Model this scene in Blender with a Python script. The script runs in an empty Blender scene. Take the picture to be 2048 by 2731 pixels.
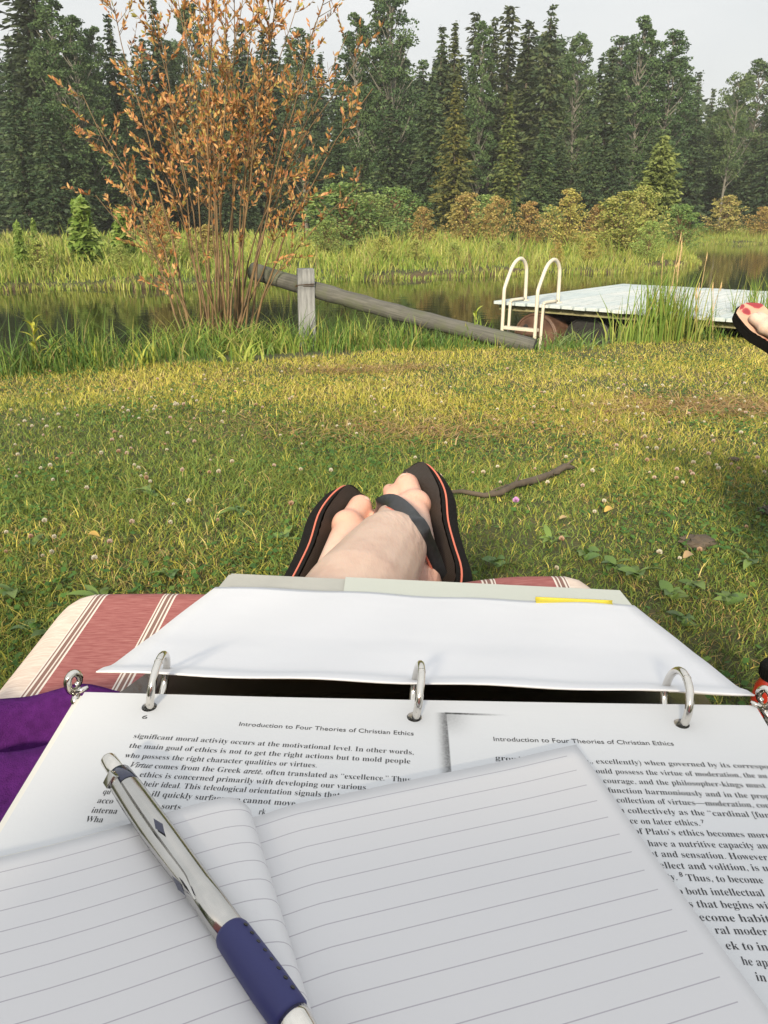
import bpy, bmesh, math, random
import numpy as np
from mathutils import Vector, Matrix
from mathutils.bvhtree import BVHTree

random.seed(7)
R = np.random.default_rng(7)
SC = bpy.context.scene
COL = SC.collection

# ------------------------------------------------------------------ camera, world, sun, exposure
CAMH = 0.95
PITCH = math.radians(20.6)
FPX = 2060.0                      # focal length in pixels of the 2048 x 2731 photograph
cam_data = bpy.data.cameras.new('camera')
cam_data.sensor_fit = 'VERTICAL'
cam_data.sensor_height = 24.0
cam_data.lens = 24.0 * FPX / 2731.0
cam_data.clip_start = 0.01
cam_data.clip_end = 3000
cam = bpy.data.objects.new('camera', cam_data)
cam.location = (0, 0, CAMH)
cam.rotation_euler = (math.pi / 2 - PITCH, 0, 0)
COL.objects.link(cam)
SC.camera = cam

SUN_EL, SUN_AZ = 25.0, 193.0      # azimuth clockwise from +Y: behind the camera, a little to the left
W = bpy.data.worlds.new('World')
SC.world = W
W.use_nodes = True
nt = W.node_tree
bg = nt.nodes['Background']
bg.inputs['Strength'].default_value = 0.08
sky = nt.nodes.new('ShaderNodeTexSky')
sky.sky_type = 'NISHITA'
sky.sun_disc = False
sky.sun_elevation = math.radians(SUN_EL)
sky.sun_rotation = math.radians(SUN_AZ)
sky.air_density = 1.0
sky.dust_density = 3.0
sky.ozone_density = 1.0
# a high even sheet of smoky cloud over the clear sky
tc = nt.nodes.new('ShaderNodeTexCoord')
nz = nt.nodes.new('ShaderNodeTexNoise')
nz.inputs['Scale'].default_value = 2.2
nz.inputs['Detail'].default_value = 4
mp = nt.nodes.new('ShaderNodeMapping')
mp.inputs['Scale'].default_value = (1, 1, 3.0)
nt.links.new(tc.outputs['Generated'], mp.inputs['Vector'])
nt.links.new(mp.outputs['Vector'], nz.inputs['Vector'])
rmp = nt.nodes.new('ShaderNodeValToRGB')
rmp.color_ramp.elements[0].position = 0.3
rmp.color_ramp.elements[0].color = (5.6, 5.75, 5.75, 1)
rmp.color_ramp.elements[1].position = 0.7
rmp.color_ramp.elements[1].color = (6.6, 6.6, 6.5, 1)
nt.links.new(nz.outputs['Fac'], rmp.inputs['Fac'])
mx = nt.nodes.new('ShaderNodeMixRGB')
mx.inputs['Fac'].default_value = 0.9
nt.links.new(sky.outputs['Color'], mx.inputs['Color1'])
nt.links.new(rmp.outputs['Color'], mx.inputs['Color2'])
# overcast sky: three times brighter overhead than at the horizon
sx = nt.nodes.new('ShaderNodeSeparateXYZ')
nt.links.new(tc.outputs['Generated'], sx.inputs[0])
mr = nt.nodes.new('ShaderNodeMapRange')
mr.inputs['From Min'].default_value = 0.0
mr.inputs['From Max'].default_value = 1.0
mr.inputs['To Min'].default_value = 1.02
mr.inputs['To Max'].default_value = 1.5
nt.links.new(sx.outputs[2], mr.inputs['Value'])
ml = nt.nodes.new('ShaderNodeMixRGB')
ml.blend_type = 'MULTIPLY'
ml.inputs['Fac'].default_value = 1.0
nt.links.new(mx.outputs['Color'], ml.inputs['Color1'])
nt.links.new(mr.outputs['Result'], ml.inputs['Color2'])
nt.links.new(ml.outputs['Color'], bg.inputs['Color'])

sd = bpy.data.lights.new('sun', 'SUN')
sd.energy = 5.0
sd.angle = math.radians(7.0)
sd.color = (1.0, 0.87, 0.65)
sun = bpy.data.objects.new('sun', sd)
az, el = math.radians(SUN_AZ), math.radians(SUN_EL)
TO_SUN = Vector((math.sin(az) * math.cos(el), math.cos(az) * math.cos(el), math.sin(el)))
sun.rotation_euler = TO_SUN.to_track_quat('Z', 'Y').to_euler()
COL.objects.link(sun)
SC.view_settings.view_transform = 'Standard'
SC.view_settings.look = 'None'
SC.view_settings.exposure = 0.70
SC.view_settings.gamma = 1
SC.view_settings.use_curve_mapping = False
SC.cycles.max_bounces = 6
SC.cycles.transparent_max_bounces = 8
SC.cycles.caustics_reflective = False
SC.cycles.caustics_refractive = False

# ------------------------------------------------------------------ surveying helpers (photo pixel -> point in the place)
FW = Vector((0, math.cos(PITCH), -math.sin(PITCH)))
DN = Vector((0, -math.sin(PITCH), -math.cos(PITCH)))
RT = Vector((1, 0, 0))
EYE = Vector((0, 0, CAMH))


def ray(px, py):
    return FW + RT * ((px - 1024.0) / FPX) + DN * ((py - 1365.5) / FPX)


def P(px, py, d):
    return EYE + ray(px, py) * d


def hit(px, py, o, n):
    r = ray(px, py)
    return EYE + r * ((o - EYE).dot(n) / r.dot(n))


def at_y(px, py, y):
    r = ray(px, py)
    return EYE + r * (y / r.y)


def smooth_path(c, m=4):
    out = []
    for i in range(len(c) - 1):
        p0, p1, p2, p3 = c[max(0, i - 1)], c[i], c[i + 1], c[min(len(c) - 1, i + 2)]
        for k in range(m):
            t = k / m
            out.append((p1 * 2 + (p2 - p0) * t + (p0 * 2 - p1 * 5 + p2 * 4 - p3) * t * t + (p1 * 3 - p0 - p2 * 3 + p3) * t ** 3) * .5)
    return out + [c[-1]]


def lerp(a, b, t):
    return a + (b - a) * t


# ------------------------------------------------------------------ object helpers
def tag(o, label=None, cat=None, group=None, kind=None):
    if label: o['label'] = label
    if cat: o['category'] = cat
    if group: o['group'] = group
    if kind: o['kind'] = kind
    return o


def link(name, me, mat=None, parent=None, smooth=False):
    o = bpy.data.objects.new(name, me)
    COL.objects.link(o)
    if mat is not None and me is not None:
        for m in (mat if isinstance(mat, (list, tuple)) else [mat]):
            me.materials.append(m)
    if parent is not None:
        o.parent = parent
        o.matrix_parent_inverse = Matrix.Translation(-parent.location) if parent.rotation_euler.z == 0 else parent.matrix_basis.inverted()
    if smooth:
        me.polygons.foreach_set('use_smooth', [True] * len(me.polygons))
    return o


def empty(name, loc):
    o = bpy.data.objects.new(name, None)
    o.empty_display_size = 0.05
    o.location = loc
    COL.objects.link(o)
    return o


def raw_mesh(name, verts, faces, col=None, mat_index=None, smooth=False):
    """verts (n,3); faces list of arrays (m,k); col (n,3) linear per vertex."""
    me = bpy.data.meshes.new(name)
    verts = np.asarray(verts, np.float32).reshape(-1, 3)
    me.vertices.add(len(verts))
    me.vertices.foreach_set('co', verts.ravel())
    faces = [np.asarray(f, np.int32) for f in faces if len(f)]
    sizes = np.concatenate([np.full(len(f), f.shape[1], np.int32) for f in faces])
    loops = np.concatenate([f.ravel() for f in faces])
    starts = np.concatenate([[0], np.cumsum(sizes)[:-1]]).astype(np.int32)
    me.loops.add(len(loops))
    me.loops.foreach_set('vertex_index', loops)
    me.polygons.add(len(sizes))
    me.polygons.foreach_set('loop_start', starts)
    if smooth:
        me.polygons.foreach_set('use_smooth', np.ones(len(sizes), bool))
    if mat_index is not None:
        me.polygons.foreach_set('material_index', np.asarray(mat_index, np.int32))
    if col is not None:
        a = me.color_attributes.new('Col', 'FLOAT_COLOR', 'POINT')
        c = np.ones((len(verts), 4), np.float32)
        c[:, :3] = col
        a.data.foreach_set('color', c.ravel())
    me.update(calc_edges=True)
    me.validate()
    return me


class MB:
    """collects tubes, boxes and sheets in one mesh"""

    def __init__(s):
        s.v, s.f, s.uv = [], [], None

    def add(s, verts, faces):
        b = len(s.v)
        s.v += [tuple(v) for v in verts]
        s.f += [tuple(i + b for i in f) for f in faces]

    def tube(s, pts, rad, n=8, caps=True, closed=False):
        pts = [Vector(p) for p in pts]
        if not isinstance(rad, (list, tuple)):
            rad = [rad] * len(pts)
        k = len(pts)
        ref = None
        vs, fs = [], []
        for i, p in enumerate(pts):
            if closed:
                t = pts[(i + 1) % k] - pts[i - 1]
            else:
                t = pts[min(i + 1, k - 1)] - pts[max(i - 1, 0)]
            t.normalize()
            if ref is None:
                ref = Vector((0, 0, 1)) if abs(t.z) < 0.9 else Vector((1, 0, 0))
            a = ref - t * ref.dot(t)
            a.normalize()
            ref = a
            b = t.cross(a)
            for j in range(n):
                an = 2 * math.pi * j / n
                vs.append(p + (a * math.cos(an) + b * math.sin(an)) * rad[i])
        m = k if closed else k - 1
        for i in range(m):
            for j in range(n):
                a0, a1 = i * n + j, i * n + (j + 1) % n
                b0, b1 = ((i + 1) % k) * n + j, ((i + 1) % k) * n + (j + 1) % n
                fs.append((a0, a1, b1, b0))
        if caps and not closed:
            fs.append(tuple(range(n - 1, -1, -1)))
            fs.append(tuple(range((k - 1) * n, k * n)))
        s.add(vs, fs)

    def box(s, c, ax, ay, az, bevel=0.0):
        """centre and three half-axis vectors"""
        c, ax, ay, az = Vector(c), Vector(ax), Vector(ay), Vector(az)
        if bevel <= 0:
            vs = [c + ax * i + ay * j + az * k for k in (-1, 1) for j in (-1, 1) for i in (-1, 1)]
            s.add(vs, [(0, 2, 3, 1), (4, 5, 7, 6), (0, 1, 5, 4), (2, 6, 7, 3), (0, 4, 6, 2), (1, 3, 7, 5)])
            return
        bm = bmesh.new()
        vs = [bm.verts.new(c + ax * i + ay * j + az * k) for k in (-1, 1) for j in (-1, 1) for i in (-1, 1)]
        for q in [(0, 2, 3, 1), (4, 5, 7, 6), (0, 1, 5, 4), (2, 6, 7, 3), (0, 4, 6, 2), (1, 3, 7, 5)]:
            bm.faces.new([vs[i] for i in q])
        bmesh.ops.bevel(bm, geom=list(bm.edges), offset=bevel, segments=2, affect='EDGES', profile=0.6)
        bm.verts.index_update()
        s.add([v.co.copy() for v in bm.verts], [[v.index for v in f.verts] for f in bm.faces])
        bm.free()

    def grid(s, rows):
        """rows: list of lists of points -> quad sheet"""
        n = len(rows[0])
        vs = [p for r in rows for p in r]
        fs = [(i * n + j, i * n + j + 1, (i + 1) * n + j + 1, (i + 1) * n + j) for i in range(len(rows) - 1) for j in range(n - 1)]
        s.add(vs, fs)

    def mesh(s, name):
        me = bpy.data.meshes.new(name)
        me.from_pydata([tuple(v) for v in s.v], [], s.f)
        me.update()
        return me

    def build(s, name, mat, parent=None, smooth=False):
        return link(name, s.mesh(name), mat, parent, smooth)


# ------------------------------------------------------------------ materials
def new_mat(name):
    m = bpy.data.materials.new(name)
    m.use_nodes = True
    b = m.node_tree.nodes['Principled BSDF']
    return m, m.node_tree, b


def N(t, kind, **kw):
    n = t.nodes.new(kind)
    for k, v in kw.items():
        if k in n.inputs:
            n.inputs[k].default_value = v
        else:
            setattr(n, k, v)
    return n


def mix(t, fac, c1, c2, blend='MIX'):
    n = t.nodes.new('ShaderNodeMixRGB')
    n.blend_type = blend
    for i, v in enumerate((fac, c1, c2)):
        if hasattr(v, 'is_linked') or isinstance(v, bpy.types.NodeSocket):
            t.links.new(v, n.inputs[i])
        elif i == 0:
            n.inputs[0].default_value = v
        else:
            n.inputs[i].default_value = tuple(v) + (1,) if len(v) == 3 else v
    return n.outputs[0]


def ramp(t, src, stops):
    n = t.nodes.new('ShaderNodeValToRGB')
    e = n.color_ramp.elements
    while len(e) < len(stops):
        e.new(0.5)
    for i, (p, c) in enumerate(stops):
        e[i].position = p
        c = (c, c, c) if isinstance(c, (int, float)) else c
        e[i].color = tuple(c) + (1,)
    t.links.new(src, n.inputs[0])
    return n.outputs[0]


def noise(t, scale, detail=4, rough=0.55, vec=None, stretch=None, coord='Object'):
    n = t.nodes.new('ShaderNodeTexNoise')
    n.inputs['Scale'].default_value = scale
    n.inputs['Detail'].default_value = detail
    n.inputs['Roughness'].default_value = rough
    if vec is None:
        vec = t.nodes.new('ShaderNodeTexCoord').outputs[coord]
    if stretch:
        m = t.nodes.new('ShaderNodeMapping')
        m.inputs['Scale'].default_value = stretch
        t.links.new(vec, m.inputs['Vector'])
        vec = m.outputs['Vector']
    t.links.new(vec, n.inputs['Vector'])
    return n.outputs['Fac']


def bump(t, b, height, strength=0.3, dist=0.01):
    n = t.nodes.new('ShaderNodeBump')
    n.inputs['Strength'].default_value = strength
    n.inputs['Distance'].default_value = dist
    t.links.new(height, n.inputs['Height'])
    t.links.new(n.outputs['Normal'], b.inputs['Normal'])


def math_n(t, op, a, b=None, c=None):
    n = t.nodes.new('ShaderNodeMath')
    n.operation = op
    for i, v in enumerate((a, b, c)):
        if v is None: continue
        if isinstance(v, (int, float)): n.inputs[i].default_value = v
        else: t.links.new(v, n.inputs[i])
    return n.outputs[0]


def simple(name, col, rough=0.6, metal=0.0, var=0.12, scale=40, bumps=0.0, bscale=200, bdist=0.001, coat=0.0, spec=None, coord='Object'):
    m, t, b = new_mat(name)
    c2 = tuple(min(1, x * (1 + var)) for x in col)
    c1 = tuple(x * (1 - var) for x in col)
    t.links.new(ramp(t, noise(t, scale, coord=coord), [(0.3, c1), (0.7, c2)]), b.inputs['Base Color'])
    b.inputs['Roughness'].default_value = rough
    b.inputs['Metallic'].default_value = metal
    if coat: b.inputs['Coat Weight'].default_value = coat
    if spec is not None: b.inputs['Specular IOR Level'].default_value = spec
    if bumps: bump(t, b, noise(t, bscale, 3, coord=coord), bumps, bdist)
    return m


def leaf_mat(name, trans=0.35, rough=0.6, tint=True, spec=0.25):
    """colour from the leaf's own attribute times the plant's colour; light passes through thin leaves"""
    m, t, b = new_mat(name)
    at = N(t, 'ShaderNodeAttribute', attribute_name='Col')
    c = at.outputs['Color']
    if tint:
        oi = t.nodes.new('ShaderNodeObjectInfo')
        c = mix(t, 1.0, c, oi.outputs['Color'], 'MULTIPLY')
    t.links.new(c, b.inputs['Base Color'])
    b.inputs['Roughness'].default_value = rough
    b.inputs['Specular IOR Level'].default_value = spec
    tr = t.nodes.new('ShaderNodeBsdfTranslucent')
    t.links.new(c, tr.inputs['Color'])
    ms = t.nodes.new('ShaderNodeMixShader')
    ms.inputs[0].default_value = trans
    t.links.new(b.outputs[0], ms.inputs[1])
    t.links.new(tr.outputs[0], ms.inputs[2])
    t.links.new(ms.outputs[0], t.nodes['Material Output'].inputs['Surface'])
    return m


M = {}
M['leaf'] = leaf_mat('leaf')
M['grass'] = leaf_mat('grass_blade', 0.3, 0.55, tint=False)
M['bark_dark'] = simple('bark_dark', (0.07, 0.055, 0.042), 0.9, scale=6, var=.4, bumps=.5, bscale=20, bdist=.02)
M['bark_pale'] = simple('bark_pale', (0.125, 0.118, 0.10), 0.85, scale=4, var=.35, bumps=.4, bscale=14, bdist=.02)
M['stem'] = simple('willow_bark', (0.135, 0.085, 0.04), 0.75, scale=9, var=.45, bumps=.4, bscale=60, bdist=.003)

# paper, fabric, metal ...
def paper_mat(name, col, print_nodes=None):
    m, t, b = new_mat(name)
    base = ramp(t, noise(t, 14, 3), [(0.3, tuple(x * 0.985 for x in col)), (0.7, col)])
    if print_nodes: base = print_nodes(t, base)
    t.links.new(base, b.inputs['Base Color'])
    b.inputs['Roughness'].default_value = 0.62
    b.inputs['Specular IOR Level'].default_value = 0.3
    bump(t, b, math_n(t, 'ADD', noise(t, 11, 3), math_n(t, 'MULTIPLY', noise(t, 600, 2), .05)), 0.30, 0.0035)
    return m


def uvxy(t):
    s = t.nodes.new('ShaderNodeSeparateXYZ')
    u = t.nodes.new('ShaderNodeUVMap')
    t.links.new(u.outputs[0], s.inputs[0])
    return s.outputs[0], s.outputs[1]


def gutter_print(t, base):
    """toner shadow of a copied book's gutter: a dark line with a soft grey side, and a dark top edge (page millimetres in UV)"""
    x, y = uvxy(t)
    def band(v, lo, hi):            # smooth 0..1 step
        n = t.nodes.new('ShaderNodeMapRange'); n.interpolation_type = 'SMOOTHSTEP'
        n.inputs['From Min'].default_value = lo; n.inputs['From Max'].default_value = hi
        t.links.new(v, n.inputs['Value']); return n.outputs[0]
    gr = noise(t, 900, 2)
    soft = math_n(t, 'MULTIPLY', band(x, 6.5, 12.6), math_n(t, 'SUBTRACT', 1.0, band(x, 12.7, 13.4)))
    soft2 = math_n(t, 'MULTIPLY', math_n(t, 'SUBTRACT', 1.0, band(x, 13.0, 31.0)), band(x, 12.6, 13.2))
    low = math_n(t, 'SUBTRACT', 1.0, band(y, 20, 60))
    top = band(y, -3.6, -2.9)
    soft = math_n(t, 'MULTIPLY', math_n(t, 'POWER', soft, 2.0), math_n(t, 'MULTIPLY', top, 0.75))
    soft2 = math_n(t, 'MULTIPLY', math_n(t, 'POWER', soft2, 2.2), math_n(t, 'MULTIPLY', top, math_n(t, 'MULTIPLY', math_n(t, 'SUBTRACT', 1.0, band(y, -3, 14)), .45)))
    line = math_n(t, 'MULTIPLY', math_n(t, 'MULTIPLY', band(x, 11.9, 12.5), math_n(t, 'SUBTRACT', 1.0, band(x, 13.0, 13.6))), math_n(t, 'MULTIPLY', top, .75))
    tline = math_n(t, 'MULTIPLY', math_n(t, 'MULTIPLY', band(y, -3.7, -3.2), math_n(t, 'SUBTRACT', 1.0, band(y, -2.8, -1.8))),
                   math_n(t, 'MULTIPLY', band(x, 11.6, 12.8), math_n(t, 'SUBTRACT', 1.0, band(x, 17, 40))))
    s = math_n(t, 'MAXIMUM', math_n(t, 'MAXIMUM', soft, soft2), math_n(t, 'MAXIMUM', line, tline))
    s = math_n(t, 'MULTIPLY', s, math_n(t, 'MULTIPLY_ADD', gr, .8, .55))
    return mix(t, math_n(t, 'MINIMUM', s, 0.95), base, (0.03, 0.03, 0.03))


def rule_print(t, base):
    """printed grey rules every 7.15 mm (UV in millimetres along and across the leaf)"""
    x, y = uvxy(t)
    f = math_n(t, 'ABSOLUTE', math_n(t, 'SUBTRACT', math_n(t, 'FRACT', math_n(t, 'DIVIDE', y, 7.15)), 0.5))
    on = math_n(t, 'GREATER_THAN', f, 0.5 - 0.024)
    on = math_n(t, 'MULTIPLY', on, math_n(t, 'GREATER_THAN', y, 6.0))
    on = math_n(t, 'MULTIPLY', on, math_n(t, 'LESS_THAN', math_n(t, 'ABSOLUTE', x), 112.5))
    return mix(t, math_n(t, 'MULTIPLY', on, 0.55), base, (0.22, 0.19, 0.25))


M['print_paper'] = paper_mat('printed_paper', (0.62, 0.635, 0.66), gutter_print)
M['ruled'] = paper_mat('ruled_paper', (0.62, 0.62, 0.64), rule_print)
M['blank'] = paper_mat('blank_paper', (0.74, 0.75, 0.79))
M['sheet'] = paper_mat('sheet_edges', (0.72, 0.71, 0.67))
M['divider'] = paper_mat('divider_sheet', (0.52, 0.545, 0.50))
M['ink'] = simple('toner', (0.025, 0.025, 0.028), 0.55, var=.1)
M['board'] = simple('grey_cover_vinyl', (0.42, 0.42, 0.39), 0.45, var=.08, scale=30, bumps=.1, bscale=90)
M['spine'] = simple('brown_spine_vinyl', (0.045, 0.022, 0.010), 0.22, var=.3, scale=30, coat=.3)
M['chrome'] = simple('chrome', (0.72, 0.69, 0.64), 0.12, 1.0, var=.06, scale=300)
M['yellow'] = simple('yellow_sticky_paper', (0.50, 0.42, 0.04), 0.6, var=.05)
M['rubber'] = simple('black_foam_rubber', (0.006, 0.0055, 0.0055), 0.85, spec=.15, var=.3, scale=200, bumps=.6, bscale=900, bdist=.0008)
M['insole'] = None
M['pink'] = simple('coral_piping', (0.50, 0.135, 0.09), 0.5, var=.08)
M['strap'] = simple('black_strap_leather', (0.012, 0.013, 0.016), 0.33, var=.3, scale=150, bumps=.35, bscale=700, bdist=.0006)
M['purple'] = simple('purple_fleece', (0.066, 0.012, 0.105), 0.95, var=.22, scale=160, bumps=.8, bscale=900, bdist=.0015, spec=.1)


def insole_mat():
    m, t, b = new_mat('ribbed_insole')
    tcn = t.nodes.new('ShaderNodeTexCoord')
    wv = t.nodes.new('ShaderNodeTexWave')
    wv.bands_direction = 'Y'
    wv.inputs['Scale'].default_value = 130
    wv.inputs['Distortion'].default_value = 0.4
    t.links.new(t.nodes.new('ShaderNodeUVMap').outputs[0], wv.inputs['Vector'])
    t.links.new(mix(t, wv.outputs['Fac'], (0.010, 0.0075, 0.0065), (0.030, 0.021, 0.016)), b.inputs['Base Color'])
    b.inputs['Roughness'].default_value = 0.5
    bump(t, b, wv.outputs['Fac'], 0.5, 0.0008)
    return m


M['insole'] = insole_mat()


def skin_mat():
    m, t, b = new_mat('skin')
    n1 = noise(t, 22, 4)
    n2 = noise(t, 60, 5)
    c = ramp(t, n1, [(0.25, (0.43, 0.29, 0.235)), (0.5, (0.50, 0.365, 0.30)), (0.75, (0.54, 0.41, 0.345))])
    at = N(t, 'ShaderNodeAttribute', attribute_name='Rosy')
    c = mix(t, math_n(t, 'MULTIPLY', at.outputs['Fac'], .6), c, (0.60, 0.24, 0.165))
    t.links.new(c, b.inputs['Base Color'])
    b.inputs['Roughness'].default_value = 0.5
    b.inputs['Subsurface Weight'].default_value = 0.12
    b.inputs['Subsurface Radius'].default_value = (0.01, 0.004, 0.002)
    b.inputs['Subsurface Scale'].default_value = 0.5
    h = math_n(t, 'ADD', math_n(t, 'MULTIPLY', n2, .6), noise(t, 240, 3, stretch=(1, .35, .35)))
    wv = t.nodes.new('ShaderNodeTexWave')
    wv.inputs['Scale'].default_value = 38
    wv.inputs['Distortion'].default_value = 9
    wv.inputs['Detail'].default_value = 3
    wv.inputs['Detail Scale'].default_value = 1.4
    t.links.new(t.nodes.new('ShaderNodeTexCoord').outputs['Object'], wv.inputs['Vector'])
    cr = N(t, 'ShaderNodeAttribute', attribute_name='Crease')
    h = math_n(t, 'ADD', h, math_n(t, 'MULTIPLY', math_n(t, 'MULTIPLY', wv.outputs['Fac'], cr.outputs['Fac']), 2.2))
    bump(t, b, h, 0.22, 0.002)
    return m


M['skin'] = skin_mat()
M['nail'] = simple('toenail', (0.66, 0.40, 0.32), 0.25, var=.05)

# ------------------------------------------------------------------ terrain
LE_X = [-60, -12, -2.6, -1.4, -0.4, 1.2, 2.35, 3.75, 10, 60]
LE_Y = [3.6, 4.6, 5.4, 5.75, 6.36, 6.65, 7.1, 7.6, 9.2, 14]
FS_X = [-90, -30, -8, -4.2, -0.85, 0.7, 3.9, 5.6, 8.6, 10.6, 13, 16, 20, 40, 90]
FS_Y = [9, 13, 16.1, 17.05, 19.2, 19.4, 21.8, 21.5, 24.0, 27.5, 36, 45, 50, 52, 50]
WATER = -0.35


def lawn_edge(x):
    return np.interp(x, LE_X, LE_Y) + 0.08 * np.sin(np.asarray(x) * 3.1) + 0.05 * np.sin(np.asarray(x) * 7.7 + 1)


def far_shore(x):
    x = np.asarray(x)
    return np.interp(x, FS_X, FS_Y) + 0.25 * np.sin(x * 1.7) + 0.12 * np.sin(x * 5.1)


def sstep(a, b, v):
    t = np.clip((np.asarray(v) - a) / (b - a), 0, 1)
    return t * t * (3 - 2 * t)


def bank_w(x):
    return np.interp(x, [-2.7, -2.1, -1.5, -.7, -.1, .6, 1.2, 2.4, 4], [.15, 1.0, 1.9, 1.75, 1.2, .7, .2, .15, .3])


def ground_z(x, y):
    x, y = np.asarray(x, float), np.asarray(y, float)
    e, s = lawn_edge(x), far_shore(x)
    z = -0.018 * np.clip(y - 2, 0, 6) + 0.012 * np.sin(x * 2.3 + y * 1.1) + 0.01 * np.sin(y * 3.1 - x)
    lawn = z
    bed = -1.0
    w = bank_w(x)
    lawn = lawn - .07 * np.clip((y - e) / (w + .01), 0, 1.2) * np.clip(w, 0, 1)
    near = lawn + (bed - lawn) * sstep(e + .7 * w, e + w + 1.1, y)
    fz = -0.24 + 0.2 * sstep(0, 5, y - s) + 0.06 * np.sin(x * .9) + 0.05 * np.sin(x * 2.3 + 1) + 0.3 * sstep(10, 60, y - s)
    far = bed + (fz - bed) * sstep(s - .6, s + 0.35, y)
    mid = 0.5 * (e + s)
    return np.where(y < mid, near, far)


def gz(x, y):
    return float(ground_z(x, y))


def build_ground():
    ys = np.concatenate([np.linspace(-40, 0, 20), np.linspace(.2, 10, 99)[0:], np.linspace(10.3, 30, 66), np.linspace(31, 60, 50), np.linspace(63, 320, 50)])
    xs = np.concatenate([np.linspace(-260, -32, 24), np.linspace(-30, -8.5, 44), np.linspace(-8, 8, 121), np.linspace(8.5, 30, 44), np.linspace(32, 260, 24)])
    X, Y = np.meshgrid(xs, ys)
    Z = ground_z(X, Y)
    n = len(xs)
    idx = np.arange(len(xs) * len(ys)).reshape(len(ys), n)
    f = np.stack([idx[:-1, :-1], idx[:-1, 1:], idx[1:, 1:], idx[1:, :-1]], -1).reshape(-1, 4)
    me = raw_mesh('ground', np.stack([X, Y, Z], -1), [f], smooth=True)
    m, t, b = new_mat('soil_and_thatch')
    c = ramp(t, noise(t, 7, 6), [(0.3, (0.03, 0.035, 0.012)), (0.5, (0.05, 0.055, 0.017)), (0.7, (0.085, 0.075, 0.03))])
    c = mix(t, ramp(t, noise(t, .9, 4), [(.45, 0.0), (.65, 1.0)]), c, (0.035, 0.05, 0.014))
    # bare mud where the bank is steep
    g = t.nodes.new('ShaderNodeNewGeometry')
    s = t.nodes.new('ShaderNodeSeparateXYZ')
    t.links.new(g.outputs['Normal'], s.inputs[0])
    c = mix(t, ramp(t, s.outputs[2], [(.80, 1.0), (.97, 0.0)]), c, (0.07, 0.045, 0.025))
    t.links.new(c, b.inputs['Base Color'])
    b.inputs['Roughness'].default_value = 0.95
    bump(t, b, noise(t, 30, 5), .6, .03)
    o = link('ground', me, m)
    o['kind'] = 'structure'


build_ground()


def build_water():
    me = raw_mesh('pond_water', [(-260, 2, WATER), (260, 2, WATER), (260, 56, WATER), (-260, 56, WATER)], [[(0, 1, 2, 3)]])
    m, t, b = new_mat('pond_water')
    t.links.new(ramp(t, noise(t, .6, 4), [(.35, (0.010, 0.012, 0.006)), (.7, (0.026, 0.028, 0.009))]), b.inputs['Base Color'])
    b.inputs['Roughness'].default_value = 0.035
    b.inputs['IOR'].default_value = 1.33
    bump(t, b, noise(t, 2.0, 3, stretch=(1, 2.2, 1)), 0.035, 0.05)
    o = link('pond_water', me, m)
    o['kind'] = 'structure'


build_water()


# ------------------------------------------------------------------ grass blades
def blades(pos, height, width, lean, col, segs=2, head=None):
    """pos (n,3), height (n,), width (n,), lean (n,) sideways travel as a share of height, col (n,3). One curved blade each."""
    n = len(pos)
    th = R.uniform(0, 2 * np.pi, n)
    d = np.stack([np.cos(th), np.sin(th), np.zeros(n)], -1)
    ph = R.uniform(0, 2 * np.pi, n)
    s = np.stack([np.cos(ph), np.sin(ph), np.zeros(n)], -1)
    up = np.array([0, 0, 1.0])
    L = []
    tvals = [0, 0.5, 1.0] if segs == 2 else [0, .33, .66, 1.0]
    wv = [1.0, 0.75, 0.08] if segs == 2 else [.9, 1.0, .65, .06]
    for tt, ww in zip(tvals, wv):
        c = pos + up * (height * (tt - 0.35 * lean * tt * tt))[:, None] + d * (height * lean * tt ** 2)[:, None]
        L.append(c - s * (width * ww / 2)[:, None])
        L.append(c + s * (width * ww / 2)[:, None])
    V = np.stack(L, 1)                                   # n, 2k, 3
    k2 = V.shape[1]
    base = (np.arange(n) * k2)[:, None]
    F = []
    for i in range(len(tvals) - 1):
        F.append(base + np.array([2 * i, 2 * i + 1, 2 * i + 3, 2 * i + 2])[None, :])
    F = np.concatenate(F, 0)
    C = np.repeat(col[:, None, :], k2, 1)
    return V.reshape(-1, 3), F, C.reshape(-1, 3)


def pnoise(x, y, s, seed=0):
    """cheap smooth 2D value field in 0..1"""
    rr = np.random.default_rng(100 + seed)
    v = np.zeros_like(x, float)
    for k in range(7):
        a = rr.uniform(0, 2 * np.pi)
        f = s * rr.uniform(.5, 1.9)
        v += np.sin((x * np.cos(a) + y * np.sin(a)) * f + rr.uniform(0, 6.28))
    return 0.5 + 0.5 * np.tanh(v / 2.4)


def pick(cols, w, n):
    cols = np.array(cols)
    w = np.array(w[:len(cols)], float)
    return cols[R.choice(len(cols), n, p=w / w.sum())]


def view_half(y):
    return 0.53 * (y * 0.95 + 0.35) + 0.45


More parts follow.
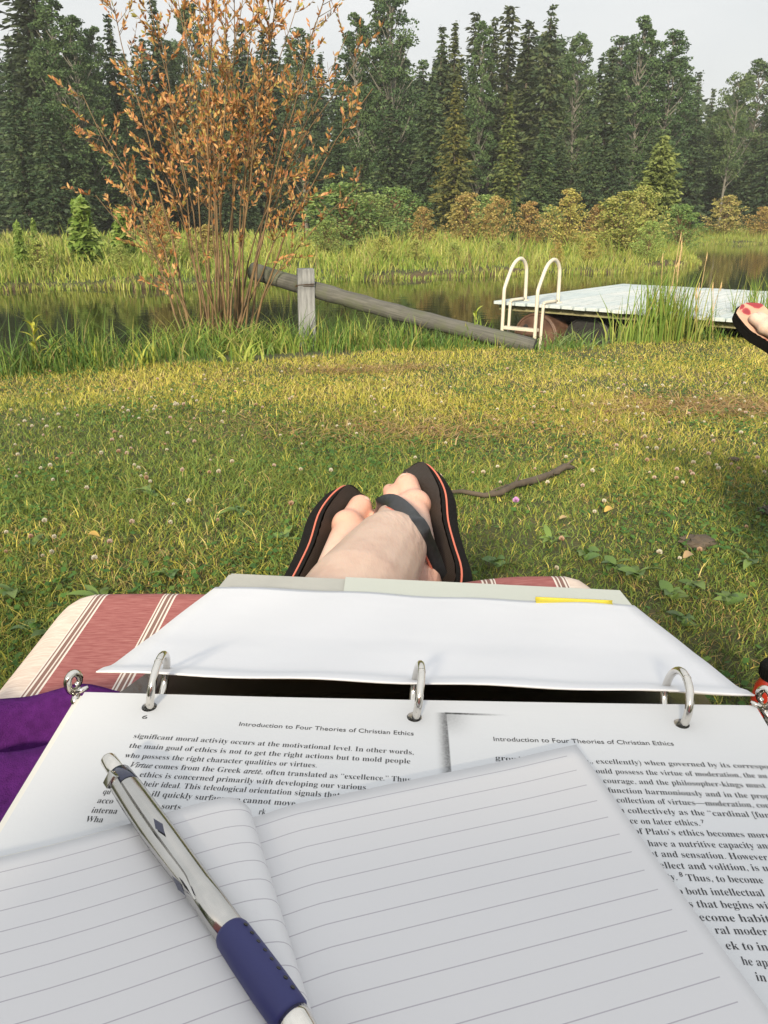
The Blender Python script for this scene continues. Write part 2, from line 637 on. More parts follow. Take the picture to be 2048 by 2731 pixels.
def lawn():
    V, F, C = [], [], []
    nb = 0
    for (y0, y1, dens) in ((0.75, 1.3, 4500), (1.3, 2.2, 19000), (2.2, 3.2, 14000), (3.2, 4.6, 8500), (4.6, 6.2, 5000), (6.2, 8.2, 3400)):
        hw = view_half(y1)
        n = int(dens * (y1 - y0) * 2 * hw)
        x = R.uniform(-hw, hw, n)
        y = R.uniform(y0, y1, n)
        k = (np.abs(x) < view_half(y)) & (y < lawn_edge(x) + .12)
        x, y = x[k], y[k]
        # thin and thick patches
        k = R.uniform(size=len(x)) < 0.62 + .55 * pnoise(x, y, 4.5, 5)
        x, y = x[k], y[k]
        n = len(x)
        z = ground_z(x, y)
        p1 = pnoise(x, y, 2.2, 1)
        p2 = pnoise(x, y, 5.5, 2)
        far = sstep(2.6, 4.8, y + .35 * x)
        dry = np.clip(p2 * 1.3 - .42 + .25 * far + .25 * sstep(.6, 0, np.hypot(x + .95, y - 2.2)), 0, 1)
        lush = np.clip(1.4 - np.hypot((x + 1.0) / 1.5, (y - 3.35) / .8), 0, 1) * .9
        g = pick([(.058, .10, .024), (.088, .132, .028), (.12, .15, .032), (.145, .155, .036)], [3, 4, 3, 2], n)
        ye = pick([(.25, .235, .042), (.31, .27, .06), (.21, .215, .036), (.34, .285, .11)], [3, 3, 3, 1.5], n)
        br = pick([(.22, .15, .06), (.30, .21, .09), (.15, .10, .045), (.36, .28, .14)], [3, 3, 2, 1], n)
        u = R.uniform(size=n)
        pye = np.clip(.16 + .55 * far + .2 * (p1 - .5) - lush * .4, 0.04, .8)
        pbr = np.clip(.06 + .24 * dry * (1 - lush), 0, .5)
        col = np.where((u < pye)[:, None], ye, g)
        col = np.where((u > 1 - pbr)[:, None], br, col)
        hgt = R.uniform(.02, .05, n) * (0.8 + .5 * p1) * np.where(u > 1 - pbr, .7, 1)
        lean = R.uniform(.3, 1.5, n)
        wid = R.uniform(.0022, .0042, n) * (0.75 + .16 * y)
        tall = R.uniform(size=n) < .02
        hgt = np.where(tall, hgt * 1.9, hgt)
        lean = np.where(tall, lean * .5, lean)
        v, f, c = blades(np.stack([x, y, z - .004], -1), hgt, wid, lean, col * 1.66 * R.uniform(.8, 1.2, (n, 1)))
        F.append(f + nb); V.append(v); C.append(c); nb += len(v)
    # clover leaflets and small weeds among the blades: short broad leaf faces lying almost flat
    n = 34000
    y = R.uniform(1.0, 7, n); x = R.uniform(-1, 1, n) * view_half(y)
    k = (R.uniform(size=n) < np.clip(pnoise(x, y, 3.2, 9) * 1.7 - .55, 0.03, 1)) & (y < lawn_edge(x))
    x, y = x[k], y[k]; n = len(x)
    z = ground_z(x, y) + R.uniform(.012, .04, n)
    a = R.uniform(0, 6.28, n); r = R.uniform(.005, .011, n)
    tl = R.uniform(-.5, .5, (n, 2))
    q = []
    for dx, dy in ((-1, -.5), (.2, -1), (1, .3), (-.3, 1)):
        ox = r * (dx * np.cos(a) - dy * np.sin(a)); oy = r * (dx * np.sin(a) + dy * np.cos(a))
        q.append(np.stack([x + ox, y + oy, z + ox * tl[:, 0] + oy * tl[:, 1]], -1))
    v = np.stack(q, 1).reshape(-1, 3)
    f = (np.arange(n) * 4)[:, None] + np.arange(4)[None]
    c = np.repeat(pick([(.05, .12, .025), (.07, .15, .03), (.10, .17, .035)], [3, 3, 1], n) * R.uniform(.8, 1.25, (n, 1)), 4, 0)
    F.append(f + nb); V.append(v); C.append(c); nb += len(v)
    o = link('lawn_grass', raw_mesh('lawn_grass', np.concatenate(V), [np.concatenate(F)], np.concatenate(C)), M['grass'])
    tag(o, 'mown yellow green lawn grass with clover leaves running down to the pond', 'grass', kind='stuff')


lawn()


def bank_grass():
    """longer grass along the pond edge of the lawn"""
    n = 36000
    x = R.uniform(-5.2, 6.5, n)
    t = R.uniform(-.08, 1.0, n)
    y = lawn_edge(x) + t * (.8 + bank_w(x) * .9)
    dens = np.interp(x, [-5, -2.2, -1.4, -.4, .4, 1.2, 1.9, 2.6, 5], [1, 1, 1, .95, .75, .75, .9, 1, 1])
    k = R.uniform(size=n) < dens * (1 - .45 * np.clip(t, 0, 1)) * np.clip(2.0 * pnoise(x, y, 3.4, 21) - .62, .05, 1) * np.where((t > .3) & (x < -1.9), .4, np.where(t > .3, .75, 1))
    x, y, t = x[k], y[k], t[k]
    n = len(x)
    z = np.maximum(ground_z(x, y), WATER - .15)
    hmax = np.interp(x, [-5, -2.3, -1.3, -.3, .3, .9, 1.5, 2.3, 4, 6], [.42, .44, .38, .32, .27, .15, .12, .30, .46, .46])
    h = hmax * (.25 + .85 * R.uniform(size=n) ** 2.2) * (.45 + .55 * sstep(-.05, .22, t)) * (.7 + .6 * pnoise(x, y, 5, 23))
    h = h + np.clip(-.05 - z, 0, .35) * .7
    col = pick([(.07, .14, .03), (.09, .17, .035), (.14, .20, .04), (.22, .24, .05), (.26, .22, .09)], [4, 4, 2.5, 1.2, .8], n) * R.uniform(.75, 1.25, (n, 1))
    v, f, c = blades(np.stack([x, y, z], -1), h, R.uniform(.005, .011, n), R.uniform(.1, .95, n), col, segs=3)
    o = link('bank_grass', raw_mesh('bank_grass', v, [f], c), M['grass'])
    tag(o, 'long green grass fringing the near edge of the pond', 'grass', kind='stuff')


bank_grass()


def meadow():
    V, F, C, nb = [], [], [], 0
    for (d0, d1, n, hm, wd) in ((-.35, 1.6, 26000, .46, .024), (1.4, 6, 20000, .5, .034), (6, 16, 18000, .55, .055), (16, 34, 15000, .55, .09), (2.5, 9, 14000, .85, .03)):
        x = R.uniform(-34, 40, n)
        y = far_shore(x) + d0 + (d1 - d0) * R.uniform(size=n) ** 1.1
        k = np.abs(x) < .60 * y + 2
        x, y = x[k], y[k]
        n = len(x)
        z = np.maximum(ground_z(x, y), WATER)
        p = pnoise(x, y, .55, 31)
        q = pnoise(x, y, 1.6, 33)
        g = pick([(.15, .20, .035), (.20, .25, .045), (.26, .28, .06)], [3, 4, 3], n)
        ye = pick([(.34, .32, .08), (.30, .28, .06), (.38, .33, .12)], [3, 3, 1.4], n)
        br = pick([(.26, .18, .08), (.20, .13, .06)], [2, 1], n)
        u = R.uniform(size=n)
        col = np.where((u < .25 + .4 * p)[:, None], ye, g)
        col = np.where((u > 1 - .16 * q)[:, None], br, col)
        h = hm * R.uniform(.4, 1.1, n) * (.45 + .8 * q)
        if d0 < 0:
            dd = y - far_shore(x)
            h *= .5 + .5 * sstep(0, .9, dd)
        v, f, c = blades(np.stack([x, y, z], -1), h, R.uniform(.6, 1.3, n) * wd, R.uniform(.1, .7, n), col * np.array([.9, 1.04, 1.0]) * R.uniform(.8, 1.25, (n, 1)))
        V.append(v); F.append(f + nb); C.append(c); nb += len(v)
    o = link('meadow_grass', raw_mesh('meadow_grass', np.concatenate(V), [np.concatenate(F)], np.concatenate(C)), M['grass'])
    tag(o, 'tall sunlit yellow green meadow grass on the far bank of the pond', 'grass', kind='stuff')


meadow()


# ------------------------------------------------------------------ trees
def leaf_quads(c, size, col, aspect=0.6, droop=0.0, direction=None, spread=1.0):
    """leaf / spray faces around the points c (n,3): quads with random turn"""
    n = len(c)
    if direction is None:
        d = R.normal(size=(n, 3))
    else:
        d = direction + R.normal(size=(n, 3)) * spread
    d[:, 2] -= droop
    d /= np.linalg.norm(d, axis=1)[:, None] + 1e-9
    r = R.normal(size=(n, 3))
    s = np.cross(d, r)
    s /= np.linalg.norm(s, axis=1)[:, None] + 1e-9
    L = d * size[:, None]
    Wd = s * (size * aspect * .5)[:, None]
    V = np.stack([c - L * .5, c - L * .05 + Wd, c + L * .5, c - L * .05 - Wd], 1)
    F = (np.arange(n) * 4)[:, None] + np.arange(4)[None]
    return V.reshape(-1, 3), F, np.repeat(col, 4, 0)


def trunk_mesh(name, H, r0, r1, wob=.15, limbs=None, n=7):
    mb = MB()
    k = 9
    ph = R.uniform(0, 6.28)
    pts = [(wob * math.sin(ph + i * .9) * i / k, wob * math.cos(ph * 2 + i * .7) * i / k, H * i / (k - 1) - .25) for i in range(k)]
    mb.tube(pts, [lerp(r0, r1, i / (k - 1)) for i in range(k)], n)
    for a, b_, ra, rb in limbs or ():
        a, b_ = Vector(a), Vector(b_)
        m = (a + b_) * .5 + Vector((0, 0, -.06 * (b_ - a).length))
        mb.tube([a, m, b_], [ra, (ra + rb) / 2, rb], 5)
    return mb.mesh(name)


def spruce(H, Rm, seed, dens=1.0, bare=.06, droop=.35, pal=None, power=.85):
    """crown of whorled, drooping branches hung with needle sprays"""
    global R
    R = np.random.default_rng(seed)
    pal = pal or [(.045, .075, .038), (.058, .092, .043), (.075, .11, .05), (.10, .13, .055)]
    pts, dirs, sz, cl = [], [], [], []
    limbs = []
    z = bare * H
    while z < H * .985:
        t = z / H
        rr = Rm * max(0.04, (1 - t)) ** power * min(1, .35 + 3.2 * (t - bare * .3))
        nb = int(R.integers(5, 8)) if t < .9 else 4
        a0 = R.uniform(0, 6.28)
        for b_ in range(nb):
            a = a0 + 6.28 * b_ / nb + R.uniform(-.35, .35)
            L = rr * R.uniform(.55, 1.15)
            k = max(3, int(L * 6.2 * dens))
            s = (np.arange(k) + R.uniform(.2, .9, k)) / k
            up = .28 * (t - .35)
            zz = z + L * (up * s - droop * s ** 1.6 + .16 * s ** 4)
            side = R.uniform(-1, 1, k) * L * .20 * (1.1 - s) + R.normal(size=k) * .04
            px = np.cos(a) * L * s - np.sin(a) * side
            py = np.sin(a) * L * s + np.cos(a) * side
            pts.append(np.stack([px, py, zz + R.normal(size=k) * .04], -1))
            dd = np.stack([np.full(k, np.cos(a)), np.full(k, np.sin(a)), np.full(k, -.35)], -1)
            dirs.append(dd)
            sz.append(R.uniform(.30, .55, k) * (.75 + .25 * min(1, L)))
            tone = R.integers(0, len(pal))
            cc = np.array(pal)[np.clip(tone + R.integers(-1, 2, k), 0, len(pal) - 1)]
            cl.append(cc * R.uniform(.8, 1.25, (k, 1)))
            if L > 1.0 and R.uniform() < .35:
                limbs.append(((0, 0, z), (math.cos(a) * L * .7, math.sin(a) * L * .7, z + L * (up - droop * .55)), .025, .01))
        z += H * .0195 * R.uniform(.75, 1.3)
    c = np.concatenate(pts); d = np.concatenate(dirs); s = np.concatenate(sz); cc = np.concatenate(cl)
    v, f, col = leaf_quads(c, s, cc, .42, .15, d, .45)
    v2, f2, col2 = leaf_quads(c + R.normal(size=c.shape) * .08, s * .8, cc * .9, .5, .3, d, .6)
    me = raw_mesh('crown', np.concatenate([v, v2]), [np.concatenate([f, f2 + len(v)])], np.concatenate([col, col2]))
    return me, trunk_mesh('trunk', H * .97, .0075 * H + .02, .02, .05, limbs)


def broadleaf(H, Wd, seed, base=.25, nclump=70, per=115, leaf=.165, pal=None, rag=.35, lean=0.0, crad=.75, round_=1.0, trunk_r=.11):
    """crown of leaf clumps carried on rising limbs"""
    global R
    R = np.random.default_rng(seed)
    pal = pal or [(.055, .095, .042), (.07, .115, .05), (.09, .135, .058), (.115, .16, .07)]
    limbs, P_, S_, C_ = [], [], [], []
    for i in range(nclump):
        t = base + (1 - base) * (i + R.uniform(0, 1)) / nclump
        env = Wd * math.sin(math.pi * min(1, max(0.03, (t - base * .8) / (1.04 - base * .8))) ** (.75 * round_)) ** .7
        a = R.uniform(0, 6.28)
        rad = env * R.uniform(.15, 1) ** .6 * (1 - rag * R.uniform())
        c = np.array([math.cos(a) * rad + lean * t * H, math.sin(a) * rad, t * H])
        if R.uniform() < .55:
            zb = max(.12 * H, c[2] - rad * R.uniform(.9, 1.6) - .4)
            limbs.append(((lean * zb, 0, zb), tuple(c), .035 * H / 14 + .008, .008))
        cr = crad * R.uniform(.55, 1.15) * (1.15 - .55 * t)
        k = int(per * R.uniform(.6, 1.3))
        q = R.normal(size=(k, 3))
        q /= np.linalg.norm(q, axis=1)[:, None]
        q *= (cr * R.uniform(.3, 1.0, k) ** .5)[:, None]
        q[:, 2] *= .75
        P_.append(c + q)
        S_.append(R.uniform(.6, 1.25, k) * leaf)
        tone = R.integers(0, len(pal))
        C_.append(np.array(pal)[np.clip(tone + R.integers(-1, 2, k), 0, len(pal) - 1)] * R.uniform(.8, 1.2, (k, 1)))
    c = np.concatenate(P_)
    v, f, col = leaf_quads(c, np.concatenate(S_), np.concatenate(C_), .75, .2)
    me = raw_mesh('crown', v, [f], col)
    tr = trunk_mesh('trunk', H * .86, trunk_r * H / 12, .02, .22, limbs)
    return me, tr


SPR = [spruce(15, 2.5, 11, 1.15), spruce(15, 2.8, 12, 1.2), spruce(15, 2.2, 13, 1.2), spruce(15, 2.5, 14, 1.15, droop=.45)]
PIN = [spruce(15, 1.35, 21, .9, bare=.3, droop=.1, power=.45, pal=[(.045, .065, .028), (.06, .085, .034), (.08, .10, .045)]),
       spruce(15, 1.15, 22, .8, bare=.35, droop=.05, power=.4, pal=[(.045, .065, .028), (.06, .08, .034), (.085, .10, .045)])]
ASP = [broadleaf(15, 2.3, 31, .18, nclump=170, per=85, crad=.62), broadleaf(15, 2.0, 32, .22, nclump=150, per=85, crad=.6, rag=.45), broadleaf(15, 2.6, 33, .15, nclump=185, per=85, crad=.65), broadleaf(15, 1.9, 34, .26, nclump=130, per=85, crad=.6, rag=.5)]
BIR = [broadleaf(15, 2.8, 41, .38, nclump=80, rag=.5, lean=.06, crad=.9)]
LAR = [spruce(8, 1.75, 51, 2.2, bare=.02, droop=.05, power=.62, pal=[(.15, .19, .06), (.19, .23, .075), (.23, .27, .09)]),
       spruce(2.0, .40, 52, 3.4, bare=.05, droop=.0, power=.8, pal=[(.16, .25, .05), (.20, .29, .065), (.25, .33, .09)])]
BUS = [broadleaf(2.6, 1.25, 61, .06, 95, 46, .085, [(.17, .19, .065), (.22, .22, .08), (.27, .25, .10), (.30, .27, .12)], crad=.30, rag=.55, trunk_r=.1),
       broadleaf(2.6, 1.45, 62, .05, 110, 46, .085, [(.13, .17, .065), (.17, .20, .08), (.21, .23, .09)], crad=.32, rag=.5, trunk_r=.1),
       broadleaf(2.6, 1.1, 63, .08, 85, 46, .085, [(.24, .21, .085), (.28, .25, .10), (.32, .28, .12), (.26, .19, .09)], crad=.28, rag=.6, trunk_r=.1)]
R = np.random.default_rng(70)
for me_, tr_ in SPR + PIN + ASP + BIR + LAR + BUS:
    me_.materials.append(M['leaf'])
for me_, tr_ in SPR + PIN + LAR:
    tr_.materials.append(M['bark_dark'])
for me_, tr_ in ASP + BIR:
    tr_.materials.append(M['bark_pale'])
for me_, tr_ in BUS:
    tr_.materials.append(M['stem'])


def plant(name, proto, baseH, px, py_top, y, cat, label, group=None, tint=(1, 1, 1), width=1.0, height=None, crown='crown', trunk='trunk', wide=1.0):
    p = at_y(px, py_top, y)
    g = gz(p.x, y)
    h = (p.z - g) if height is None else height
    s = h / baseH
    root = empty(name, (p.x, y, g))
    root.rotation_euler = (0, 0, random.uniform(0, 6.28))
    root.scale = (s * width * wide, s * width * wide, s)
    tag(root, label, cat, group)
    for nm, me in ((crown, proto[0]), (trunk, proto[1])):
        o = bpy.data.objects.new(nm, me)
        o.parent = root
        o.color = tuple(tint) + (1,)
        COL.objects.link(o)
    return root


WALL = 'dense back wall of forest trees'
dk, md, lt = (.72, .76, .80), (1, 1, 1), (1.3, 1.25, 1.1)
# trees one can tell apart: (kind, proto, px of top, py of top, distance, tint, width, label)
TREES = [
    ('pine_tree', PIN[0], 40, -190, 50, dk, 1.25, 'tall dark pine at the far left edge of the forest, its top above the picture'),
    ('pine_tree', PIN[1], 78, -80, 50, dk, 1.15, 'thin dark pine second from the left edge of the forest'),
    ('aspen_tree', ASP[0], 128, 5, 47, (.85, .95, .85), 1.2, 'broad leafy poplar beside the two dark pines on the left'),
    ('aspen_tree', ASP[2], 182, 48, 46, (.9, 1, .9), 1.15, 'rounded green poplar left of the gap of sky behind the orange willow'),
    ('aspen_tree', ASP[1], 245, 75, 55, (1, 1.1, .95), 1.0, 'pale green poplar with a thin top beside the lone dark spruce on the left'),
    ('spruce_tree', SPR[2], 284, 28, 50, (.75, .8, .85), .85, 'dark narrow spruce with bare spire top standing left of the orange willow'),
    ('spruce_tree', SPR[0], 405, -10, 54, dk, .9, 'dark spruce rising behind the left side of the orange willow'),
    ('aspen_tree', ASP[0], 500, 10, 56, md, 1.0, 'green poplar behind the middle of the orange willow'),
    ('spruce_tree', SPR[3], 640, 48, 55, dk, .9, 'dark spruce showing between the willow stems right of its middle'),
    ('spruce_tree', SPR[1], 720, 55, 57, dk, .85, 'dark spruce behind the thin right hand willow stems'),
    ('aspen_tree', ASP[3], 800, 80, 52, md, 1.1, 'loose poplar just right of the tall willow stems'),
    ('aspen_tree', ASP[1], 950, 40, 56, (.95, 1.05, .95), 1.1, 'tall poplar left of the highest poplar in the middle of the forest'),
    ('aspen_tree', ASP[2], 1045, -70, 54, (.9, 1, .95), 1.0, 'highest poplar in the middle of the forest, its top cut by the picture'),
    ('pine_tree', PIN[0], 1012, -30, 58, md, .9, 'slim pine right beside the highest poplar in the middle'),
    ('spruce_tree', SPR[0], 1180, 62, 60, md, .9, 'spruce at the left end of the row of spires right of the poplars'),
    ('spruce_tree', SPR[2], 1214, 52, 60, (1.25, 1.05, .8), .9, 'brownish tinged spruce second in the row of spires'),
    ('pine_tree', PIN[1], 1271, 28, 63, dk, .95, 'thin pine spire third in the row with a rounded club top'),
    ('aspen_tree', ASP[3], 1290, 60, 58, (1, 1.1, .95), .9, 'pale poplar wedged between the thin pine spires'),
    ('pine_tree', PIN[0], 1320, 38, 63, md, .75, 'short topped pine spire just left of the cone laden pine'),
    ('pine_tree', PIN[1], 1360, 10, 63, md, 1.15, 'isolated pine spire with tufted top left of the tallest tree'),
    ('pine_tree', PIN[0], 1412, 48, 63, md, 1.1, 'scraggly pine with thin gapped top beside the tallest tree'),
    ('spruce_tree', SPR[1], 1474, 2, 62, (1.05, 1, .95), .9, 'tallest full conical spruce right of the middle of the skyline'),
    ('aspen_tree', ASP[0], 1548, 92, 62, (1.05, 1.1, 1), 1.0, 'light poplar right of the tallest conical spruce'),
    ('spruce_tree', SPR[3], 1636, 118, 58, md, 1.1, 'broad spruce with thin leader between two light poplars'),
    ('aspen_tree', ASP[1], 1722, 48, 62, (1, 1.12, 1), 1.1, 'tall ragged poplar leaning above the lone green larch'),
    ('aspen_tree', ASP[3], 1800, 85, 62, (.9, 1.05, .95), 1.3, 'ragged poplar at the right end of the tall skyline'),
    ('spruce_tree', SPR[2], 1866, 185, 88, (1.15, 1.15, 1.15), 1.0, 'distant spruce standing alone in the dip of the skyline on the right'),
    ('spruce_tree', SPR[0], 1905, 232, 92, (1.2, 1.2, 1.2), .9, 'small distant spruce right of the lone spruce in the skyline dip'),
    ('birch_tree', BIR[0], 1975, 195, 64, (1.15, 1.15, 1.05), 1.0, 'leaning pale barked birch with forked trunk near the right edge'),
    ('aspen_tree', ASP[2], 2035, 160, 70, (1, 1.05, 1), 1.2, 'big rounded poplar filling the right edge of the forest'),
    ('aspen_tree', ASP[0], 1925, 290, 72, (1, 1.05, 1), 1.3, 'lower round poplar left of the leaning birch'),
    ('aspen_tree', ASP[1], 2110, 190, 68, (1, 1, 1), 1.2, 'poplar standing beyond the big rounded one at the right edge'),
    # front row
    ('spruce_tree', SPR[0], 22, 190, 45, (.85, .95, .95), 1.0, 'dark spruce with sweeping boughs in front at the left edge'),
    ('spruce_tree', SPR[3], 105, 250, 44, (.85, .95, .95), 1.1, 'lower dark spruce second from the left edge in the front row'),
    ('spruce_tree', SPR[1], 195, 290, 45, (.8, .9, .9), 1.0, 'dark spruce behind the bright young larch on the left'),
    ('spruce_tree', SPR[2], 330, 260, 47, (.8, .9, .9), 1.1, 'dark spruce behind the left boughs of the orange willow'),
    ('spruce_tree', SPR[1], 1152, 185, 52, (.95, 1, .95), .95, 'dark full spruce standing in front at the left of the front row'),
    ('spruce_tree', SPR[3], 1218, 205, 49, (1.9, 1.35, .85), .95, 'rusty yellow spruce dying back in the front row'),
    ('spruce_tree', SPR[2], 1362, 240, 46, (1.75, 1.5, 1), .95, 'yellow green spruce in the front row with a ladder of drooping boughs'),
    ('spruce_tree', SPR[0], 1455, 300, 50, (.95, 1.05, .95), 1.1, 'deep green spruce with wide lower boughs in the front row'),
    ('spruce_tree', SPR[1], 1590, 300, 54, (.95, 1.05, 1), .85, 'dark slender spruce behind the orange bush in the front row'),
    ('spruce_tree', SPR[3], 1660, 260, 55, (.85, .95, .95), .95, 'dark spruce just left of the lone green larch'),
    ('spruce_tree', SPR[2], 900, 300, 50, (.9, 1, .95), 1.2, 'dark spruce above the bushes between willow and front row'),
    ('spruce_tree', SPR[0], 1040, 260, 52, (.85, .95, .9), 1.1, 'dark spruce left of the front row below the highest poplar'),
    ('larch_tree', LAR[0], 1772, 362, 37, (1.0, 1.02, .95), 1.0, 'lone light green larch standing on the far bank in front of the forest'),
]
for kind, proto, px, py, y, tint, wd, lab in TREES:
    plant(kind, proto, 8 if kind == 'larch_tree' else 15, px, py, y, 'tree', lab, 'trees of the forest', tint, wd, wide={'larch_tree': 1.55, 'aspen_tree': 1.05, 'birch_tree': 1.1}.get(kind, 1.5))
# the closed back rows, which nothing tells apart
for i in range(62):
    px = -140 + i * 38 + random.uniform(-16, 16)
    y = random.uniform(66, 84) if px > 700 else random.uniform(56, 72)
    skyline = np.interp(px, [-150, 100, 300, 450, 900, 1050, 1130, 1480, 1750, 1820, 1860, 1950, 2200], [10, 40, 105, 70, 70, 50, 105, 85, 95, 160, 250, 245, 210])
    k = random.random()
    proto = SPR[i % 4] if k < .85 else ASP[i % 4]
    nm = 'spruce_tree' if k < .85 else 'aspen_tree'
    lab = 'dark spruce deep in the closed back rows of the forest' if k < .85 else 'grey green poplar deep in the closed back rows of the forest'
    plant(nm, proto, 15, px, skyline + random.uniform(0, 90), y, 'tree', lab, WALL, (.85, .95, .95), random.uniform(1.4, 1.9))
# understorey spruces that close the foot of the forest
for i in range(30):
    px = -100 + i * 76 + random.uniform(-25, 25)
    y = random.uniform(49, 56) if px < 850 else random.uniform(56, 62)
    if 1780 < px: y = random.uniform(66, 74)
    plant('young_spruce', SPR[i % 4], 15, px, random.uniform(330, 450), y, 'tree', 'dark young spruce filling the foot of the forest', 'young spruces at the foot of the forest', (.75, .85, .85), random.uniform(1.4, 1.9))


def far_wood():
    v_, f_, c_, nb = [], [], [], 0
    rr = np.random.default_rng(5)
    n = 9000
    x = rr.uniform(-95, 110, n)
    y = np.where(x < 12, rr.uniform(78, 92, n), rr.uniform(92, 112, n))
    z = rr.uniform(0, 1, n) ** .8 * (12 + 2.5 * np.sin(x * .35) + 1.5 * np.sin(x * 1.3))
    cc = np.array([(.035, .055, .03), (.045, .07, .035), (.06, .085, .042)])[rr.integers(0, 3, n)]
    v, f, c = leaf_quads(np.stack([x, y, z], -1), rr.uniform(1.2, 2.4, n), cc, .8, .3)
    o = link('far_wood', raw_mesh('far_wood', v, [f], c), M['leaf'])
    tag(o, 'far off dark wood closing the gaps behind the forest rows', 'wood', kind='stuff')


far_wood()

# bushes on the far bank
BG = 'willow bushes on the far bank'
BUSHES = [
    (925, 515, 29, 1, (.85, .95, .8), 1.3, 'large grey green bush on the far bank just right of the orange willow'),
    (985, 540, 31, 1, (.95, .9, .8), 1.0, 'grey brown bush behind the large grey green bush on the far bank'),
    (1052, 525, 34, 1, (.75, .9, .75), 1.1, 'dark green bush below the spruces right of the large grey green one'),
    (1130, 575, 30, 2, (1.05, .85, .75), .8, 'low rusty bush in the middle of the far bank'),
    (1245, 538, 30, 2, (1.1, .95, .8), 1.0, 'orange tan bush left of the small dark spruce on the far bank'),
    (1300, 545, 33, 1, (1.0, 1.1, .9), .8, 'pale green bush between two orange tan ones on the far bank'),
    (1330, 548, 30, 2, (1.1, .9, .8), .7, 'tan bush directly left of the small dark spruce'),
    (1412, 562, 31, 2, (1.1, .85, .75), .85, 'rusty orange bush right of the small dark spruce'),
    (1470, 575, 32, 1, (1, 1, .85), .8, 'low olive bush left of the upright golden bush'),
    (1524, 530, 28, 2, (1.15, 1.1, .8), .75, 'upright golden bush with bare brown stem foot'),
    (1598, 570, 31, 2, (1, .75, .7), .8, 'reddish brown bush right of the upright golden bush'),
    (1672, 535, 27, 0, (1.1, 1.05, .8), 1.1, 'yellow olive bush at the left foot of the lone larch'),
    (1722, 520, 30, 0, (1, 1, .75), .7, 'taller tan bush touching the lone larch'),
    (1820, 570, 33, 1, (.8, .95, .75), .9, 'dark green bush at the right foot of the lone larch'),
    (1940, 545, 54, 2, (1.2, 1.15, .95), 1.1, 'pale yellow bush beyond the bay near the right edge'),
    (2040, 575, 54, 2, (1.2, .95, .8), 1.1, 'orange bush beyond the bay at the right edge'),
    (1735, 600, 24.5, 1, (1.3, 1.35, 1.0), .7, 'light green leafy sapling in front of the lone larch'),
    (1490, 655, 23.3, 2, (1.2, 1.05, .75), .7, 'small golden bush at the water edge behind the ladder'),
    (1575, 640, 23, 2, (1.2, 1.15, .8), .9, 'spreading yellow bush at the water edge right of the ladder'),
    (1020, 640, 21.5, 0, (1.2, 1.15, .85), 1.0, 'low straw coloured bush at the water edge below the grey green bush'),
    (1110, 650, 22, 0, (1.15, 1.15, .85), 1.0, 'low yellowish bush at the water edge left of the ladder'),
    (1210, 655, 22.5, 0, (1.1, 1.2, .9), 1.0, 'low olive green bush at the water edge just left of the ladder'),
    (1330, 650, 24, 0, (1.1, 1.2, .9), 1.1, 'wide low green bush behind the ladder tops'),
    (420, 560, 19.0, 2, (1, .9, .8), .75, 'tan bush on the far bank seen through the orange willow stems'),
    (320, 660, 17.6, 0, (1, 1.1, .8), .75, 'low leafy bush at the water edge left of the willow stems'),
    (95, 650, 18.2, 0, (1.1, 1.2, .8), .9, 'low bushy weeds at the left of the far bank'),
    (545, 610, 20, 2, (1.1, .95, .8), 1.0, 'tan bush on the far bank behind the willow foot'),
    (870, 600, 25, 1, (1.1, 1.1, .85), 1.0, 'olive bush right of the willow above the fence post'),
]
for px, py, y, k, tint, wd, lab in BUSHES:
    plant('willow_bush', BUS[k], 2.6, px, py - (22 if y > 26 else 8), y, 'bush', lab, BG, (tint[0] * 1.16, tint[1] * 1.3, tint[2] * 1.25), wd, crown='foliage', trunk='stems', wide=1.6)
for px, py, y, lab in [(212, 535, 19.5, 'bright green young larch in the meadow on the left'), (320, 560, 22, 'soft green young larch beside the orange willow on the left'),
                       (44, 598, 18, 'tiny thin larch seedling near the left edge'), (86, 588, 26, 'small pointed larch seedling behind the tiny one'), (1372, 520, 31, None)]:
    if lab:
        plant('young_larch', LAR[1], 2.0, px, py, y, 'tree', lab, 'young larches in the meadow', (1, 1, 1), 1.2 if px > 100 else .7)
    else:
        plant('young_spruce', SPR[2], 15, px, py, y, 'tree', 'small dark bluish spruce among the tan bushes of the far bank', None, (1.1, 1.3, 1.3), 1.5)

# unseen shrubs added behind the lounger to shade the reader and nearest lawn
for t_, h, w_, k, lab in [(-3.6, 1.95, 1.9, 1, 'added leafy shade shrub at the left end of the row behind the lounger'), (-2.2, 1.9, 1.9, 0, 'added leafy shade shrub second from the left behind the lounger'),
                          (-.8, 2.0, 2.0, 1, 'tallest added leafy shade shrub straight behind the lounger'), (.7, 1.9, 2.0, 0, 'added leafy shade shrub behind the lounger on the right'),
                          (2.2, 1.85, 1.9, 1, 'lower added leafy shade shrub at the right end of the row behind the lounger')]:
    x, y = -.62 + .98 * t_, -2.95 - .21 * t_
    root = empty('shade_shrub', (x, y, 0))
    root.scale = (h / 2.6 * w_, h / 2.6 * w_, h / 2.6)
    root.rotation_euler = (0, 0, t_ * 2)
    tag(root, lab, 'shrub', 'added shade shrubs behind the lounger')
    for nm, me in zip(('foliage', 'stems'), BUS[k]):
        o = bpy.data.objects.new(nm, me)
        o.parent = root
        o.color = (.6, .8, .6, 1)
        COL.objects.link(o)

# ------------------------------------------------------------------ orange willow clump at the pond edge
WX, WY = -1.62, 7.35


